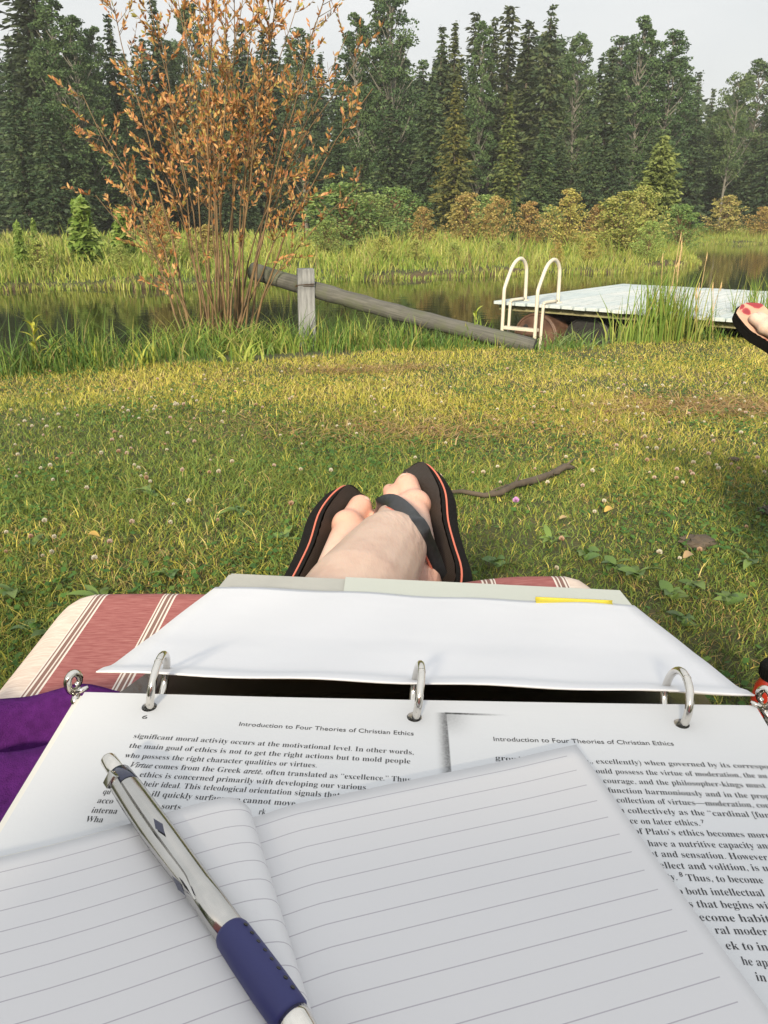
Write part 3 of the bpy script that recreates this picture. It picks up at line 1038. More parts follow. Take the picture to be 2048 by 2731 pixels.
def willow():
    global R
    R = np.random.default_rng(303)
    base = Vector((WX, WY, gz(WX, WY) - .05))
    root = empty('willow_shrub', base)
    tag(root, 'tall willow clump with rusty orange leaves and many thin stems at the pond edge', 'shrub')

    def w(px, py, dy):
        return at_y(px, py, WY + dy)
    # stems: (foot px, way points px...) read as the stems fan out, each at its own depth
    tops = [(215, 250), (260, 330), (300, 20), (345, 120), (385, -60), (420, 60), (455, -120), (490, 30), (520, -160), (548, -40), (575, -180), (600, 10), (628, -200),
            (655, -60), (700, -160), (720, 20), (760, -120), (800, -20), (845, 60), (905, -140), (930, 90), (990, 235), (1000, 95), (960, 490), (330, 500), (250, 520), (420, 430), (880, 380), (690, 240), (560, 300)]
    leaves_p, leaves_d = [], []
    for i, (px, py) in enumerate(tops):
        fx = 590 + (px - 580) * .15 + R.uniform(-35, 35)
        d0, d1 = R.uniform(-.28, .28), R.uniform(-.85, .75)
        A = Vector(at_y(fx, 905, WY + d0)); A.z = gz(A.x, A.y) - .05
        B = Vector(w(px, py, d1))
        n = 12
        bow = R.uniform(.05, .22) * (B.x - A.x)
        pts = []
        for k in range(n + 1):
            t = k / n
            p = A.lerp(B, t)
            p.x += -bow * math.sin(math.pi * t) + .012 * math.sin(i * 3 + k * 1.7)
            p.y += .015 * math.sin(i * 5 + k * 1.3)
            pts.append(p)
        r0 = R.uniform(.009, .0155) * (1.0 if py < 300 else .75)
        mb = MB()
        mb.tube(pts, [lerp(r0, .0026, (k / n) ** .8) for k in range(n + 1)], 6)
        L = (B - A).length
        # side twigs
        nt_ = int(L * 8)
        for q in range(nt_):
            t = R.uniform(.36, .99) ** .8
            k = min(n - 1, int(t * n))
            p = pts[k].lerp(pts[k + 1], t * n - k)
            ax = (pts[k + 1] - pts[k]).normalized()
            side = Vector(R.normal(size=3)); side -= ax * side.dot(ax); side.normalize()
            lt_ = R.uniform(.12, .42) * (1.15 - .4 * t) * (1.0 if px < 850 else .8)
            tip = p + (ax * .75 + side * .8).normalized() * lt_ + Vector((0, 0, .03))
            mid = p.lerp(tip, .5) + Vector((0, 0, -.015))
            mb.tube([p, mid, tip], [.0028, .002, .0012], 4)
            kk = int(lt_ * (56 if px < 900 else 38) * (1.15 if t > .55 else .8))
            for j in range(kk):
                s = R.uniform(.25, 1.0)
                c = p.lerp(mid, s * 2) if s < .5 else mid.lerp(tip, s * 2 - 1)
                dv = (tip - p).normalized() * .8 + Vector(R.normal(size=3)) * .55 + Vector((0, 0, .35))
                leaves_p.append(c); leaves_d.append(dv.normalized())
        o = link('stem', mb.mesh('stem'), M['stem'], root, True)
        if R.uniform() < .3:
            pass
    # folded lance-shaped leaf, 1 unit long
    lv = [(0, 0, 0), (.28, .17, .05), (.28, -.17, .05), (.62, .17, .03), (.62, -.17, .03), (1, 0, -.06), (.28, 0, 0), (.62, 0, -.02)]
    lf = [(0, 6, 1), (0, 2, 6), (6, 7, 3, 1), (6, 2, 4, 7), (7, 5, 3), (7, 4, 5)]
    pal = np.array([(.44, .22, .08), (.36, .16, .06), (.52, .31, .135), (.34, .25, .08), (.30, .28, .08), (.48, .21, .11)])
    lm = []
    for q in range(6):
        m_ = raw_mesh('leaf', lv, [np.array([f for f in lf if len(f) == 3]), np.array([f for f in lf if len(f) == 4])], np.tile(pal[q], (8, 1)))
        m_.materials.append(M['grass'])
        lm.append(m_)
    N_ = len(leaves_p)
    order = sorted(range(N_), key=lambda k: (leaves_p[k] - EYE).length)
    big = set(order[:N_ // 3:max(1, N_ // 3 // 300)][:300])
    V, F3, F4, C, nb = [], [], [], [], 0
    base_lv = np.array(lv)
    for k in range(N_):
        L = R.uniform(.032, .060)
        d = leaves_d[k]
        s = d.cross(Vector(R.normal(size=3))).normalized()
        u = s.cross(d)
        m3 = Matrix((d * L, s * L, u * L)).transposed()
        q = R.choice(6, p=[.28, .2, .2, .14, .1, .08])
        if k in big:
            o = bpy.data.objects.new('leaf', lm[q])
            o.matrix_world = Matrix.Translation(leaves_p[k] - base) @ m3.to_4x4()
            o.parent = root
            COL.objects.link(o)
            continue
        v = base_lv @ np.array(m3).T + np.array(leaves_p[k])
        V.append(v); C.append(np.tile(pal[q] * R.uniform(.7, 1.25), (8, 1)))
        F3.append(np.array([f for f in lf if len(f) == 3]) + nb); F4.append(np.array([f for f in lf if len(f) == 4]) + nb)
        nb += 8
    o = link('foliage', raw_mesh('foliage', np.concatenate(V), [np.concatenate(F3), np.concatenate(F4)], np.concatenate(C)), M['grass'], root)
    o['kind'] = 'stuff'


willow()
R = np.random.default_rng(404)

# ------------------------------------------------------------------ fence post and leaning log
def wood_mat(name, c0, c1, rough=.85, stretch=(14, 14, 1.2), green=None):
    m, t, b = new_mat(name)
    n1 = noise(t, 3.5, 6, .65, stretch=stretch)
    c = ramp(t, n1, [(.3, c0), (.65, c1)])
    if green: c = mix(t, ramp(t, noise(t, 5, 4), [(.5, 0.0), (.62, .7)]), c, green)
    t.links.new(c, b.inputs['Base Color'])
    b.inputs['Roughness'].default_value = rough
    bump(t, b, n1, .7, .006)
    return m


M['post'] = wood_mat('weathered_grey_wood', (.13, .135, .145), (.26, .27, .285))
M['log'] = wood_mat('grey_green_log', (.04, .041, .037), (.105, .105, .095), stretch=(.7, 26, 26), green=(.075, .085, .05))
M['wire'] = simple('rusty_wire', (.12, .08, .05), .6, .6)


def post_and_log():
    pb = at_y(820, 912, 7.55); pt = at_y(824, 716, 7.55)
    g = gz(pb.x, 7.55)
    x = pb.x
    top = pt.z
    root = empty('fence_post', (x, 7.55, g))
    tag(root, 'square weathered grey wooden post holding up the leaning log', 'post')
    mb = MB()
    h = (top - g + .35) / 2
    mb.box((x, 7.55, top - h), (.078, .012, 0), (-.012, .075, 0), (.004, 0, h), .012)
    mb.build('post_body', M['post'], root)
    mb = MB()
    zc = top - .145
    c = [(x - .084, 7.46, zc), (x + .086, 7.475, zc + .012), (x + .084, 7.64, zc + .01), (x - .088, 7.63, zc - .012)]
    mb.tube(c + [(x - .088, 7.475, zc - .012), (x + .088, 7.468, zc - .004)], .004, 5)
    mb.tube([(x + .02, 7.47, g + .13), (x + .045, 7.462, g + .16), (x + .06, 7.468, g + .12)], .004, 5)
    mb.build('wire_tie', M['wire'], root)
    # log behind the post
    A = at_y(672, 722, 7.86); B = at_y(1425, 945, 6.75)
    A, B = Vector(A), Vector(B)
    B.z = gz(B.x, B.y) + .045
    d = (B - A)
    n = 26
    mb = MB()
    pts, rad = [], []
    for i in range(n + 1):
        t = i / n
        p = A + d * t + Vector((0, 0, -.045 * math.sin(math.pi * t) * .6))
        pts.append(p)
        rad.append(lerp(.080, .066, t) * (1 + .04 * math.sin(i * 1.9) + .03 * math.sin(i * 4.1)))
    mb.tube(pts, rad, 18)
    ax = d.normalized()
    o = bpy.data.objects.new('leaning_log', mb.mesh('leaning_log'))
    # keep the mesh in log coordinates so its grain follows its length
    rot = ax.to_track_quat('X', 'Z').to_matrix().to_4x4()
    mw = Matrix.Translation(A) @ rot
    o.data.transform(mw.inverted())
    o.matrix_world = mw
    o.data.materials.append(M['log'])
    o.data.polygons.foreach_set('use_smooth', [len(p.vertices) == 4 for p in o.data.polygons])
    COL.objects.link(o)
    tag(o, 'long round weathered log leaning from behind the post down to the lawn', 'log')


post_and_log()


# ------------------------------------------------------------------ floating dock, barrels, ladder
def deck_mat():
    m, t, b = new_mat('worn_white_deck_paint')
    st = (1.0, 14, 8)
    n1 = noise(t, 3.0, 6, .7, stretch=st)
    c = ramp(t, n1, [(.36, (.28, .35, .38)), (.47, (.43, .47, .48)), (.6, (.52, .545, .55))])
    c = mix(t, ramp(t, noise(t, 6.5, 6, .75, stretch=st), [(.60, 0.0), (.68, .75)]), c, (.30, .28, .25))
    oi = t.nodes.new('ShaderNodeObjectInfo')
    c = mix(t, math_n(t, 'MULTIPLY', oi.outputs['Random'], .42), c, (.28, .38, .43))
    t.links.new(c, b.inputs['Base Color'])
    b.inputs['Roughness'].default_value = .7
    bump(t, b, n1, .3, .004)
    return m


M['deck'] = deck_mat()
M['beam'] = wood_mat('mossy_beam', (.16, .15, .08), (.27, .25, .14), green=(.17, .19, .07), stretch=(1, 12, 12))
M['barrel'] = simple('rusty_brown_barrel', (.10, .055, .038), .55, .1, var=.5, scale=7, bumps=.3, bscale=60, bdist=.003)
M['barrel_dark'] = simple('black_plastic_barrel', (.02, .02, .02), .5, var=.3)
M['rail'] = simple('cream_painted_tube', (.52, .48, .40), .4, .0, var=.12, scale=12, bumps=.1)
ZD = 0.12


def dock():
    zn = Vector((0, 0, 1))

    def on(px, py, z=ZD):
        return hit(px, py, Vector((0, 0, z)), zn)
    A, B = on(1318, 802), on(1660, 757)
    ab = (B - A)
    ad = Vector((ab.y, -ab.x, 0)).normalized()
    ab_n = ab.normalized()
    LEN = 3.1
    root = empty('swim_dock', (A.x, A.y, WATER))
    tag(root, 'low floating wooden dock with worn pale blue white deck at the pond edge', 'dock')
    n = 22
    w = LEN / n
    me0 = None
    for i in range(n):
        L = ab.length / 2 + .02
        mb = MB()
        mb.box((0, 0, 0), (L, 0, 0), (0, w / 2 - .0065, 0), (0, 0, .017), .004)
        me = mb.mesh('plank') if me0 is None else me0
        if me0 is None:
            me.materials.append(M['deck']); me0 = me
        o = bpy.data.objects.new('plank', me)
        c = A + ab * .5 + ad * (w * (i + .5)) + ab_n * random.uniform(-.008, .008)
        ang = math.atan2(ab.y, ab.x)
        o.matrix_world = Matrix.Translation(Vector((c.x, c.y, ZD - .017 + random.uniform(-.002, .002))) - root.location) @ Matrix.Rotation(ang + random.uniform(-.002, .002), 4, 'Z') @ Matrix.Rotation(random.uniform(-.006, .006), 4, 'X')
        o.parent = root
        COL.objects.link(o)
    for s in (.03, .5, .97):
        mb = MB()
        c = A + ab * s + ad * LEN * .5
        mb.box((c.x, c.y, ZD - .036 - .033), ad * (LEN / 2 - .02), ab_n * .022, (0, 0, .031), .004)
        mb.build('beam', M['beam'], root)
    for s in (.02, .98):
        mb = MB()
        c = A + ad * LEN * s + ab * .5
        mb.box((c.x, c.y, ZD - .036 - .034), ab_n * (ab.length / 2 - .14), ad * .02, (0, 0, .031), .004)
        mb.build('beam', M['beam'], root)
    # a short post under the front edge
    mb = MB()
    c = A + ad * 1.55 + ab_n * .05
    mb.box((c.x, c.y, ZD - .40), ad * .05, ab_n * .045, (0, 0, .24), .005)
    mb.build('support_post', M['beam'], root)

    def barrel(s, t, mat, label):
        mb = MB()
        r = .27
        c = A + ad * s + ab_n * t
        c.z = ZD - .102 - r
        ps = [0, .02, .05, .25, .28, .31, .55, .58, .61, .82, .85, .87]
        rr = [r * .9, r * .985, r, r * .985, r * 1.02, r * .985, r * .985, r * 1.02, r * .985, r, r * .985, r * .9]
        mb.tube([c + ab_n * p for p in ps], [x for x in rr], 28)
        # raised chime ring and bungs on the end
        ring = []
        side = ad
        for k in range(24):
            an = 6.283 * k / 24
            ring.append(c + ab_n * -.004 + (side * math.cos(an) + zn * math.sin(an)) * r * .93)
        mb.tube(ring, .012, 6, closed=True)
        o = mb.build('float_barrel', mat, root)
        mb2 = MB()
        for dx, dz in ((-.12, .11),):
            q = c + side * dx + zn * dz
            mb2.tube([q + ab_n * .004, q - ab_n * .014], [.03, .026], 12)
        mb2.build('bung', M['barrel_dark'], o)
        o['label'] = label
    barrel(.50, .08, M['barrel'], 'rusty brown barrel end behind the ladder')
    barrel(1.05, .22, M['barrel_dark'], 'black barrel in the shade under the deck')
    barrel(2.2, .2, M['barrel'], 'brown barrel under the right part of the deck')
    for s in (.5, 1.6, 2.6):
        barrel(s, ab.length - 1.0, M['barrel_dark'], 'black barrel under the far edge')
    # ladder
    lad = empty('dock_ladder', A + ad * .3)
    tag(lad, 'cream painted metal swim ladder with two curved hand rails on the dock corner', 'ladder')
    out = -ab_n
    for k, s in enumerate((.25, .66)):
        b0 = A + ad * s
        pts = []
        prof = [(.20, -.52), (.20, -.1), (.20, .0), (.20, .13), (.185, .18), (.12, .29), (.065, .37), (.0, .425), (-.09, .455), (-.17, .43), (-.225, .365), (-.24, .28), (-.245, .1), (-.25, .0)]
        for q, z in prof:
            p = b0 + out * q
            p.z = ZD + z
            pts.append(p)
        mb = MB()
        mb.tube(smooth_path(pts), .0195, 10)
        o = mb.build('hand_rail', M['rail'], lad, True)
        mb = MB()
        f = pts[-1]
        mb.tube([f + Vector((0, 0, .001)), f + Vector((0, 0, .012))], [.045, .04], 12)
        mb.build('foot_flange', M['rail'], o)
        prof = [(-.22, .022), (.02, .022), (.045, .018), (.06, .0), (.065, -.05), (.075, -.50)]
        pts = []
        for q, z in prof:
            p = b0 + out * q
            p.z = ZD + z
            pts.append(p)
        mb = MB()
        mb.tube(smooth_path(pts, 3), .017, 8)
        mb.build('inner_upright', M['rail'], lad, True)
    for z in (-.255, -.50):
        p0 = A + ad * .25 + out * .2; p1 = A + ad * .66 + out * .2
        mb = MB()
        c = (p0 + p1) / 2 + ab_n * .03
        mb.box((c.x, c.y, ZD + z), ad * .21, ab_n * .045, (0, 0, .016), .006)
        mb.build('rung', M['rail'], lad)


dock()


# ------------------------------------------------------------------ single clumps, weeds, flowers, sticks on the near bank and lawn
def clump(px, py, y, n, h, label, cat='grass clump', name='grass_clump', spread=.12, pal=None, lean=(.05, .5), wd=(.008, .016), plumes=0):
    p = at_y(px, py, y)
    g = gz(p.x, y)
    root = empty(name, (p.x, y, g))
    tag(root, label, cat)
    pos = np.stack([p.x + R.normal(size=n) * spread, y + R.normal(size=n) * spread * .7, np.full(n, g - .02)], -1)
    col = pick(pal or [(.12, .20, .035), (.18, .26, .05), (.26, .29, .07), (.32, .30, .09)], [3, 4, 2, 1], n) * R.uniform(.85, 1.2, (n, 1))
    v, f, c = blades(pos, R.uniform(.45, 1.0, n) * h, R.uniform(*wd, n), R.uniform(*lean, n), col, segs=3)
    link('blades', raw_mesh('blades', v, [f], c), M['grass'], root)['kind'] = 'stuff'
    for k in range(plumes):
        mb = MB()
        b0 = Vector((p.x + R.normal() * spread, y + R.normal() * spread * .6, g))
        hh = h * R.uniform(.95, 1.25)
        t = b0 + Vector((R.normal() * .06, R.normal() * .04, hh))
        mb.tube([b0, b0.lerp(t, .5), t], [.0035, .003, .002], 5)
        mb.tube([t - Vector((0, 0, .08)), t - Vector((0, 0, .05)), t], [.002, .0055, .002], 6)
        mb.build('seed_head', M['straw'], root)


M['straw'] = simple('dry_straw', (.42, .30, .15), .8, var=.3)
clump(1770, 890, 7.25, 230, .78, 'tall bright reed grass clump standing in front of the middle of the dock', spread=.16, plumes=4, lean=(.03, .32))
clump(1700, 900, 7.15, 70, .46, 'shorter grass clump at the left foot of the tall reed grass before the dock', spread=.14)
clump(1850, 890, 7.35, 50, .42, 'thin grass tuft with brown seed heads right of the tall reed grass', spread=.14, plumes=5)
clump(2020, 850, 7.7, 120, .75, 'reed clump at the right picture edge behind the printed flip flop', spread=.13, lean=(.03, .35))
clump(1510, 925, 6.95, 90, .26, 'low arching grass tuft in front of the dark gap under the dock', spread=.2, lean=(.4, 1.2), pal=[(.16, .24, .08), (.22, .30, .12), (.12, .20, .06)])
clump(1400, 930, 6.85, 40, .2, 'small grass tuft at the foot of the ladder', spread=.12)
clump(1270, 900, 7.0, 34, .34, 'leafy sapling tuft left of the ladder behind the log', spread=.06, wd=(.015, .03))
clump(560, 920, 6.9, 320, .46, 'long curved grass around the foot of the orange willow', spread=.32, lean=(.2, 1.0))
clump(700, 925, 6.9, 200, .40, 'grass tuft between the willow foot and the fence post', spread=.2, lean=(.2, .9))
clump(960, 930, 6.95, 110, .40, 'grass tuft right of the fence post under the log', spread=.2)
clump(1070, 925, 6.95, 40, .34, 'thin upright grass tuft in front of the middle of the log', spread=.15)
clump(300, 960, 6.1, 70, .40, 'grass tuft left of the willow foot at the water edge', spread=.22)
clump(230, 990, 5.7, 26, .3, 'yellowish broad grass shoots at the lawn edge on the left', spread=.06, wd=(.012, .02), pal=[(.28, .32, .05), (.34, .34, .07)])
clump(385, 985, 5.75, 22, .26, 'bright yellow green shoots at the lawn edge left of the willow', spread=.05, wd=(.012, .02), pal=[(.28, .34, .05), (.34, .36, .07)])
clump(790, 940, 6.85, 60, .26, 'grass tuft hiding the foot of the fence post', spread=.13)
clump(640, 960, 6.1, 30, .28, 'broad yellow green grass blades in front of the willow foot', spread=.1, wd=(.014, .022), lean=(.4, 1.1), pal=[(.22, .30, .05), (.3, .34, .07)])


def leaf_mesh(L, Wd, col, cup=.18, n=6, name='leaf'):
    V, F = [], []
    for i in range(n + 1):
        t = i / n
        w = Wd * math.sin(math.pi * min(1, t * .93 + .05)) ** .8
        z = .35 * L * t - .45 * L * t * t
        for s in (-1, 0, 1):
            V.append((t * L, s * w / 2, z + abs(s) * w * cup))
    for i in range(n):
        a = i * 3
        F += [(a, a + 3, a + 4, a + 1), (a + 1, a + 4, a + 5, a + 2)]
    me = raw_mesh(name, V, [F], np.tile(col, (len(V), 1)), smooth=True)
    me.materials.append(M['leafy'])
    return me


M['leafy'] = leaf_mat('weed_leaf', .25, .42, tint=True, spec=.4)
WL = [leaf_mesh(.075, .042, (.10, .17, .045)), leaf_mesh(.09, .038, (.13, .20, .05)), leaf_mesh(.06, .04, (.09, .155, .05)), leaf_mesh(.11, .03, (.14, .21, .05))]
WEEDS = [(1700, 1545, 'broad leaved plantain rosette just behind the right corner of the binder'), (1640, 1520, 'plantain rosette left of the one behind the binder corner'),
         (1790, 1590, 'plantain rosette right of the one behind the binder corner'), (1560, 1490, 'small plantain beside the right corner of the cushion'),
         (1850, 1560, 'lush plantain below the dark bark chunk'), (1940, 1600, 'plantain with pale leaves near the right edge'), (1470, 1450, 'small round leaved weed right of the flip flop sole'),
         (1820, 1660, 'plantain rosette in the shade right of the binder'), (1610, 1600, 'half hidden weed behind the binder corner'), (2000, 1500, 'tall blurred weed at the right edge'),
         (70, 1690, 'dark plantain rosette left of the cushion'), (40, 1610, 'small weed at the left edge above the dark rosette'), (135, 1715, 'two leaved weed beside the cushion edge'),
         (270, 1625, 'weed near the left corner of the cushion'), (455, 1560, 'small weed behind the cushion end'), (640, 1395, 'round green dock leaf weed in the middle of the lawn left of the feet'),
         (760, 1460, 'little weed left of the flip flop'), (400, 1330, 'low weed in the left lawn'), (90, 1470, 'yellowing weed in the left lawn'), (1320, 1520, 'weed peeping over the cushion right of the feet')]
for px, py, lab in WEEDS:
    p = hit(px, py, Vector((0, 0, 0)), Vector((0, 0, 1)))
    g = gz(p.x, p.y)
    root = empty('plantain_weed', (p.x, p.y, g))
    tag(root, lab, 'weed', 'weeds in the lawn')
    k = random.randint(5, 8)
    for i in range(k):
        o = bpy.data.objects.new('leaf', WL[random.randrange(4)])
        s = random.uniform(.42, .8)
        o.matrix_world = Matrix.Translation((0, 0, .006 + .004 * i)) @ Matrix.Rotation(6.283 * i / k + random.uniform(-.4, .4), 4, 'Z') @ Matrix.Rotation(random.uniform(-.6, -.05), 4, 'Y') @ Matrix.Rotation(random.uniform(-.4, .4), 4, 'X') @ Matrix.Scale(s, 4)
        v = random.uniform(.8, 1.25)
        o.color = (v, v * random.uniform(.95, 1.05), v, 1)
        o.parent = root
        COL.objects.link(o)


def leafy_stalk(px, py, y, h, label, tint):
    p = at_y(px, py, y)
    g = gz(p.x, y)
    root = empty('leafy_weed', (p.x, y, g))
    tag(root, label, 'weed')
    mb = MB()
    mb.tube([(p.x, y, g), (p.x + .01, y, g + h * .5), (p.x - .01, y, g + h)], [.005, .004, .002], 6)
    mb.build('stalk', M['stem'], root)
    for i in range(9):
        t = .35 + .65 * i / 8
        o = bpy.data.objects.new('leaf', WL[3])
        o.matrix_world = Matrix.Translation((0, 0, h * t)) @ Matrix.Rotation(i * 2.4, 4, 'Z') @ Matrix.Rotation(-.3 - .5 * t, 4, 'Y') @ Matrix.Scale(1.25 - .4 * t, 4)
        o.color = tint + (1,)
        o.parent = root
        COL.objects.link(o)


leafy_stalk(100, 960, 5.6, .34, 'leafy weed with yellowing top leaves at the left edge of the bank', (3.0, 2.0, .9))
leafy_stalk(140, 955, 5.55, .2, 'low broad leafed weed beside the yellowing one at the left', (1.2, 1.3, 1))
leafy_stalk(1268, 890, 7.3, .42, 'light green sapling standing between log and ladder', (2.2, 1.8, .9))


# white clover heads
def clover_mesh(seed, c1, c2):
    rr = np.random.default_rng(seed)
    V, F, C, nb = [], [], [], 0
    n = 46
    for i in range(n):
        zz = 1 - 1.55 * (i + .5) / n
        a = i * 2.39996
        r = math.sqrt(max(0, 1 - zz * zz))
        d = np.array([math.cos(a) * r, math.sin(a) * r, zz])
        s = np.cross(d, rr.normal(size=3)); s /= np.linalg.norm(s)
        t = np.cross(d, s)
        b0 = d * .003
        tip = d * (.0085 * rr.uniform(.85, 1.1)) + np.array([0, 0, .0015])
        w = .0016
        V += [b0 - s * w, b0 + s * w, tip + s * w * .9, tip - s * w * .9, b0 - t * w, b0 + t * w, tip + t * w * .9, tip - t * w * .9]
        F += [(nb, nb + 1, nb + 2, nb + 3), (nb + 4, nb + 5, nb + 6, nb + 7)]
        cc = np.array(c1) if zz > -.2 else np.array(c2)
        C += [cc * .8, cc * .8, cc, cc] * 2
        nb += 8
    for a in (0, 2.1):
        x, y = math.cos(a) * .0012, math.sin(a) * .0012
        V += [(-x, -y, -.055), (x, y, -.055), (x, y, -.002), (-x, -y, -.002)]
        F += [(nb, nb + 1, nb + 2, nb + 3)]
        C += [(.16, .22, .06)] * 4
        nb += 4
    me = raw_mesh('clover_flower', V, [F], np.array(C))
    me.materials.append(M['grass'])
    return me


CLV = [clover_mesh(1, (.62, .57, .46), (.46, .32, .22)), clover_mesh(2, (.66, .63, .54), (.52, .40, .28)), clover_mesh(3, (.52, .37, .27), (.32, .18, .10)), clover_mesh(4, (.60, .48, .42), (.42, .27, .18))]
cl_n = 0
while cl_n < 290:
    py = random.choice([random.uniform(950, 1150), random.uniform(1000, 1320), random.uniform(1100, 1560)])
    px = random.uniform(0, 2048)
    p = hit(px, py, Vector((0, 0, -.02)), Vector((0, 0, 1)))
    if p.y > float(lawn_edge(p.x)) - .1 or p.y < 1.6: continue
    dens = float(pnoise(np.array([p.x]), np.array([p.y]), 2.6, 77)[0])
    if py > 1330 and random.random() < .55: continue
    if random.random() > .22 + dens * .8: continue
    o = bpy.data.objects.new('clover_flower', CLV[random.choice([0, 1, 1, 2, 3])])
    s = random.uniform(.6, 1.1)
    o.matrix_world = Matrix.Translation((p.x, p.y, gz(p.x, p.y) + .05 * s)) @ Matrix.Rotation(random.uniform(0, 6.28), 4, 'Z') @ Matrix.Rotation(random.uniform(-.4, .4), 4, 'X') @ Matrix.Scale(s, 4)
    COL.objects.link(o)
    tag(o, 'small round white clover flower standing in the mown grass', 'flower', 'white clover flowers in the lawn')
    cl_n += 1
o = bpy.data.objects.new('clover_flower', clover_mesh(9, (.62, .36, .66), (.45, .25, .45)))
p = hit(1376, 1335, Vector((0, 0, .03)), Vector((0, 0, 1)))
o.matrix_world = Matrix.Translation(p) @ Matrix.Scale(1.35, 4)
COL.objects.link(o)
tag(o, 'single pale purple clover flower beside the fallen stick', 'flower')


def ground_pt(px, py):
    p = hit(px, py, Vector((0, 0, -.01)), Vector((0, 0, 1)))
    return Vector((p.x, p.y, gz(p.x, p.y)))


def stick():
    mb = MB()
    px = [(1170, 1342), (1230, 1340), (1290, 1343), (1330, 1338), (1370, 1318), (1420, 1298), (1470, 1278), (1505, 1262), (1530, 1260)]
    pts = [ground_pt(*q) + Vector((0, 0, .035 + .006 * math.sin(i * 2))) for i, q in enumerate(px)]
    mb.tube(pts, [.004, .008, .009, .012, .012, .015, .013, .014, .006], 9)
    mb.tube([pts[4], pts[4] + Vector((.03, .05, .03))], [.006, .002], 6)
    mb.tube([pts[6], pts[6] + Vector((.02, -.05, .02))], [.006, .003], 6)
    mb.tube([pts[2], pts[2] + Vector((.05, .03, .015)), pts[2] + Vector((.09, .035, .03))], [.005, .004, .002], 6)
    mb.tube([pts[7], pts[7] + Vector((.05, .03, .03))], [.007, .002], 6)
    o = mb.build('fallen_stick', M['bark_dark'], None, True)
    tag(o, 'crooked dark fallen stick lying in the grass right of the feet', 'stick')


stick()


def chunk(px, py, s, label, name='bark_chunk', mat='bark_dark', flat=.4):
    c = ground_pt(px, py) + Vector((0, 0, .02))
    bm = bmesh.new()
    bmesh.ops.create_icosphere(bm, subdivisions=3, radius=1)
    sd_ = random.random() * 9
    for v in bm.verts:
        k = 1 + .25 * math.sin(v.co.x * 5 + sd_) * math.cos(v.co.y * 6) + .12 * math.sin(v.co.z * 11 + v.co.x * 9)
        v.co = Vector((v.co.x * k * s, v.co.y * k * s * .6, v.co.z * k * s * flat))
    me = bpy.data.meshes.new(name)
    bm.to_mesh(me); bm.free()
    o = link(name, me, M[mat])
    o.location = c
    o.rotation_euler = (.15, .1, random.uniform(-.4, .4))
    tag(o, label, 'debris')


chunk(1862, 1455, .055, 'dark lump of bark lying in the grass at the right')
chunk(1955, 1240, .022, 'small dark cone lying in the grass far right')
chunk(2050, 1375, .04, 'dark bark bit cut by the right picture edge')


def dry_leaf(px, py, s, label, col):
    me = leaf_mesh(.055 * s, .028 * s, col, .3, name='dry_leaf')
    o = bpy.data.objects.new('dry_leaf', me)
    o.location = ground_pt(px, py) + Vector((0, 0, .035))
    o.rotation_euler = (.2, -.1, random.uniform(-.6, .9))
    COL.objects.link(o)
    tag(o, label, 'leaf')


dry_leaf(1610, 1388, .9, 'curled yellow dead leaf in the grass right of the stick', (.55, .38, .10))
dry_leaf(1820, 1510, .9, 'tan dead leaf below the bark lump', (.42, .29, .16))
dry_leaf(1490, 1410, .6, 'small tan leaf in the grass right of the sole', (.40, .30, .16))
dry_leaf(240, 1470, .8, 'small ochre dead leaf in the left lawn', (.42, .28, .08))


def hay(px, py, n, rx, ry, label):
    c = ground_pt(px, py)
    x = c.x + R.normal(size=n) * rx
    y = c.y + R.normal(size=n) * ry
    v, f, cc = blades(np.stack([x, y, ground_z(x, y) + .012], -1), R.uniform(.04, .10, n), R.uniform(.003, .006, n) * 1.4, R.uniform(2.0, 4.0, n),
                      pick([(.40, .27, .12), (.30, .18, .08), (.48, .35, .18)], [3, 2, 1], n))
    o = link('dry_hay', raw_mesh('dry_hay', v, [f], cc), M['grass'])
    tag(o, label, 'hay', kind='stuff')


hay(1930, 1072, 900, .28, .18, 'patch of dry brown cut grass at the right of the lawn')
hay(1120, 1130, 700, .5, .16, 'thin dry brown patch in the middle of the lawn')
hay(950, 965, 500, .35, .08, 'strip of dry grass cuttings along the lawn edge by the post')
hay(1780, 1085, 500, .45, .12, 'faint dry strip left of the hay patch')
mb = MB()
q = at_y(1815, 655, 24.6)
g0 = gz(q.x, 24.6)
for dx, h in ((0, 1.0), (-.12, .62)):
    mb.tube([(q.x + dx, 24.6, g0 - .2), (q.x + dx * .6 + .02, 24.6, g0 + h * .6), (q.x + .05, 24.6, g0 + h)], [.035, .028, .012], 6)
o = mb.build('dead_snag', M['straw'])
tag(o, 'pale broken dead stem standing at the water edge before the larch', 'snag')

# ------------------------------------------------------------------ sun lounger and its cushion
CUX0, CUX1, CUY0, CUY1, CUZ = -.358, .237, -.28, .79, .563


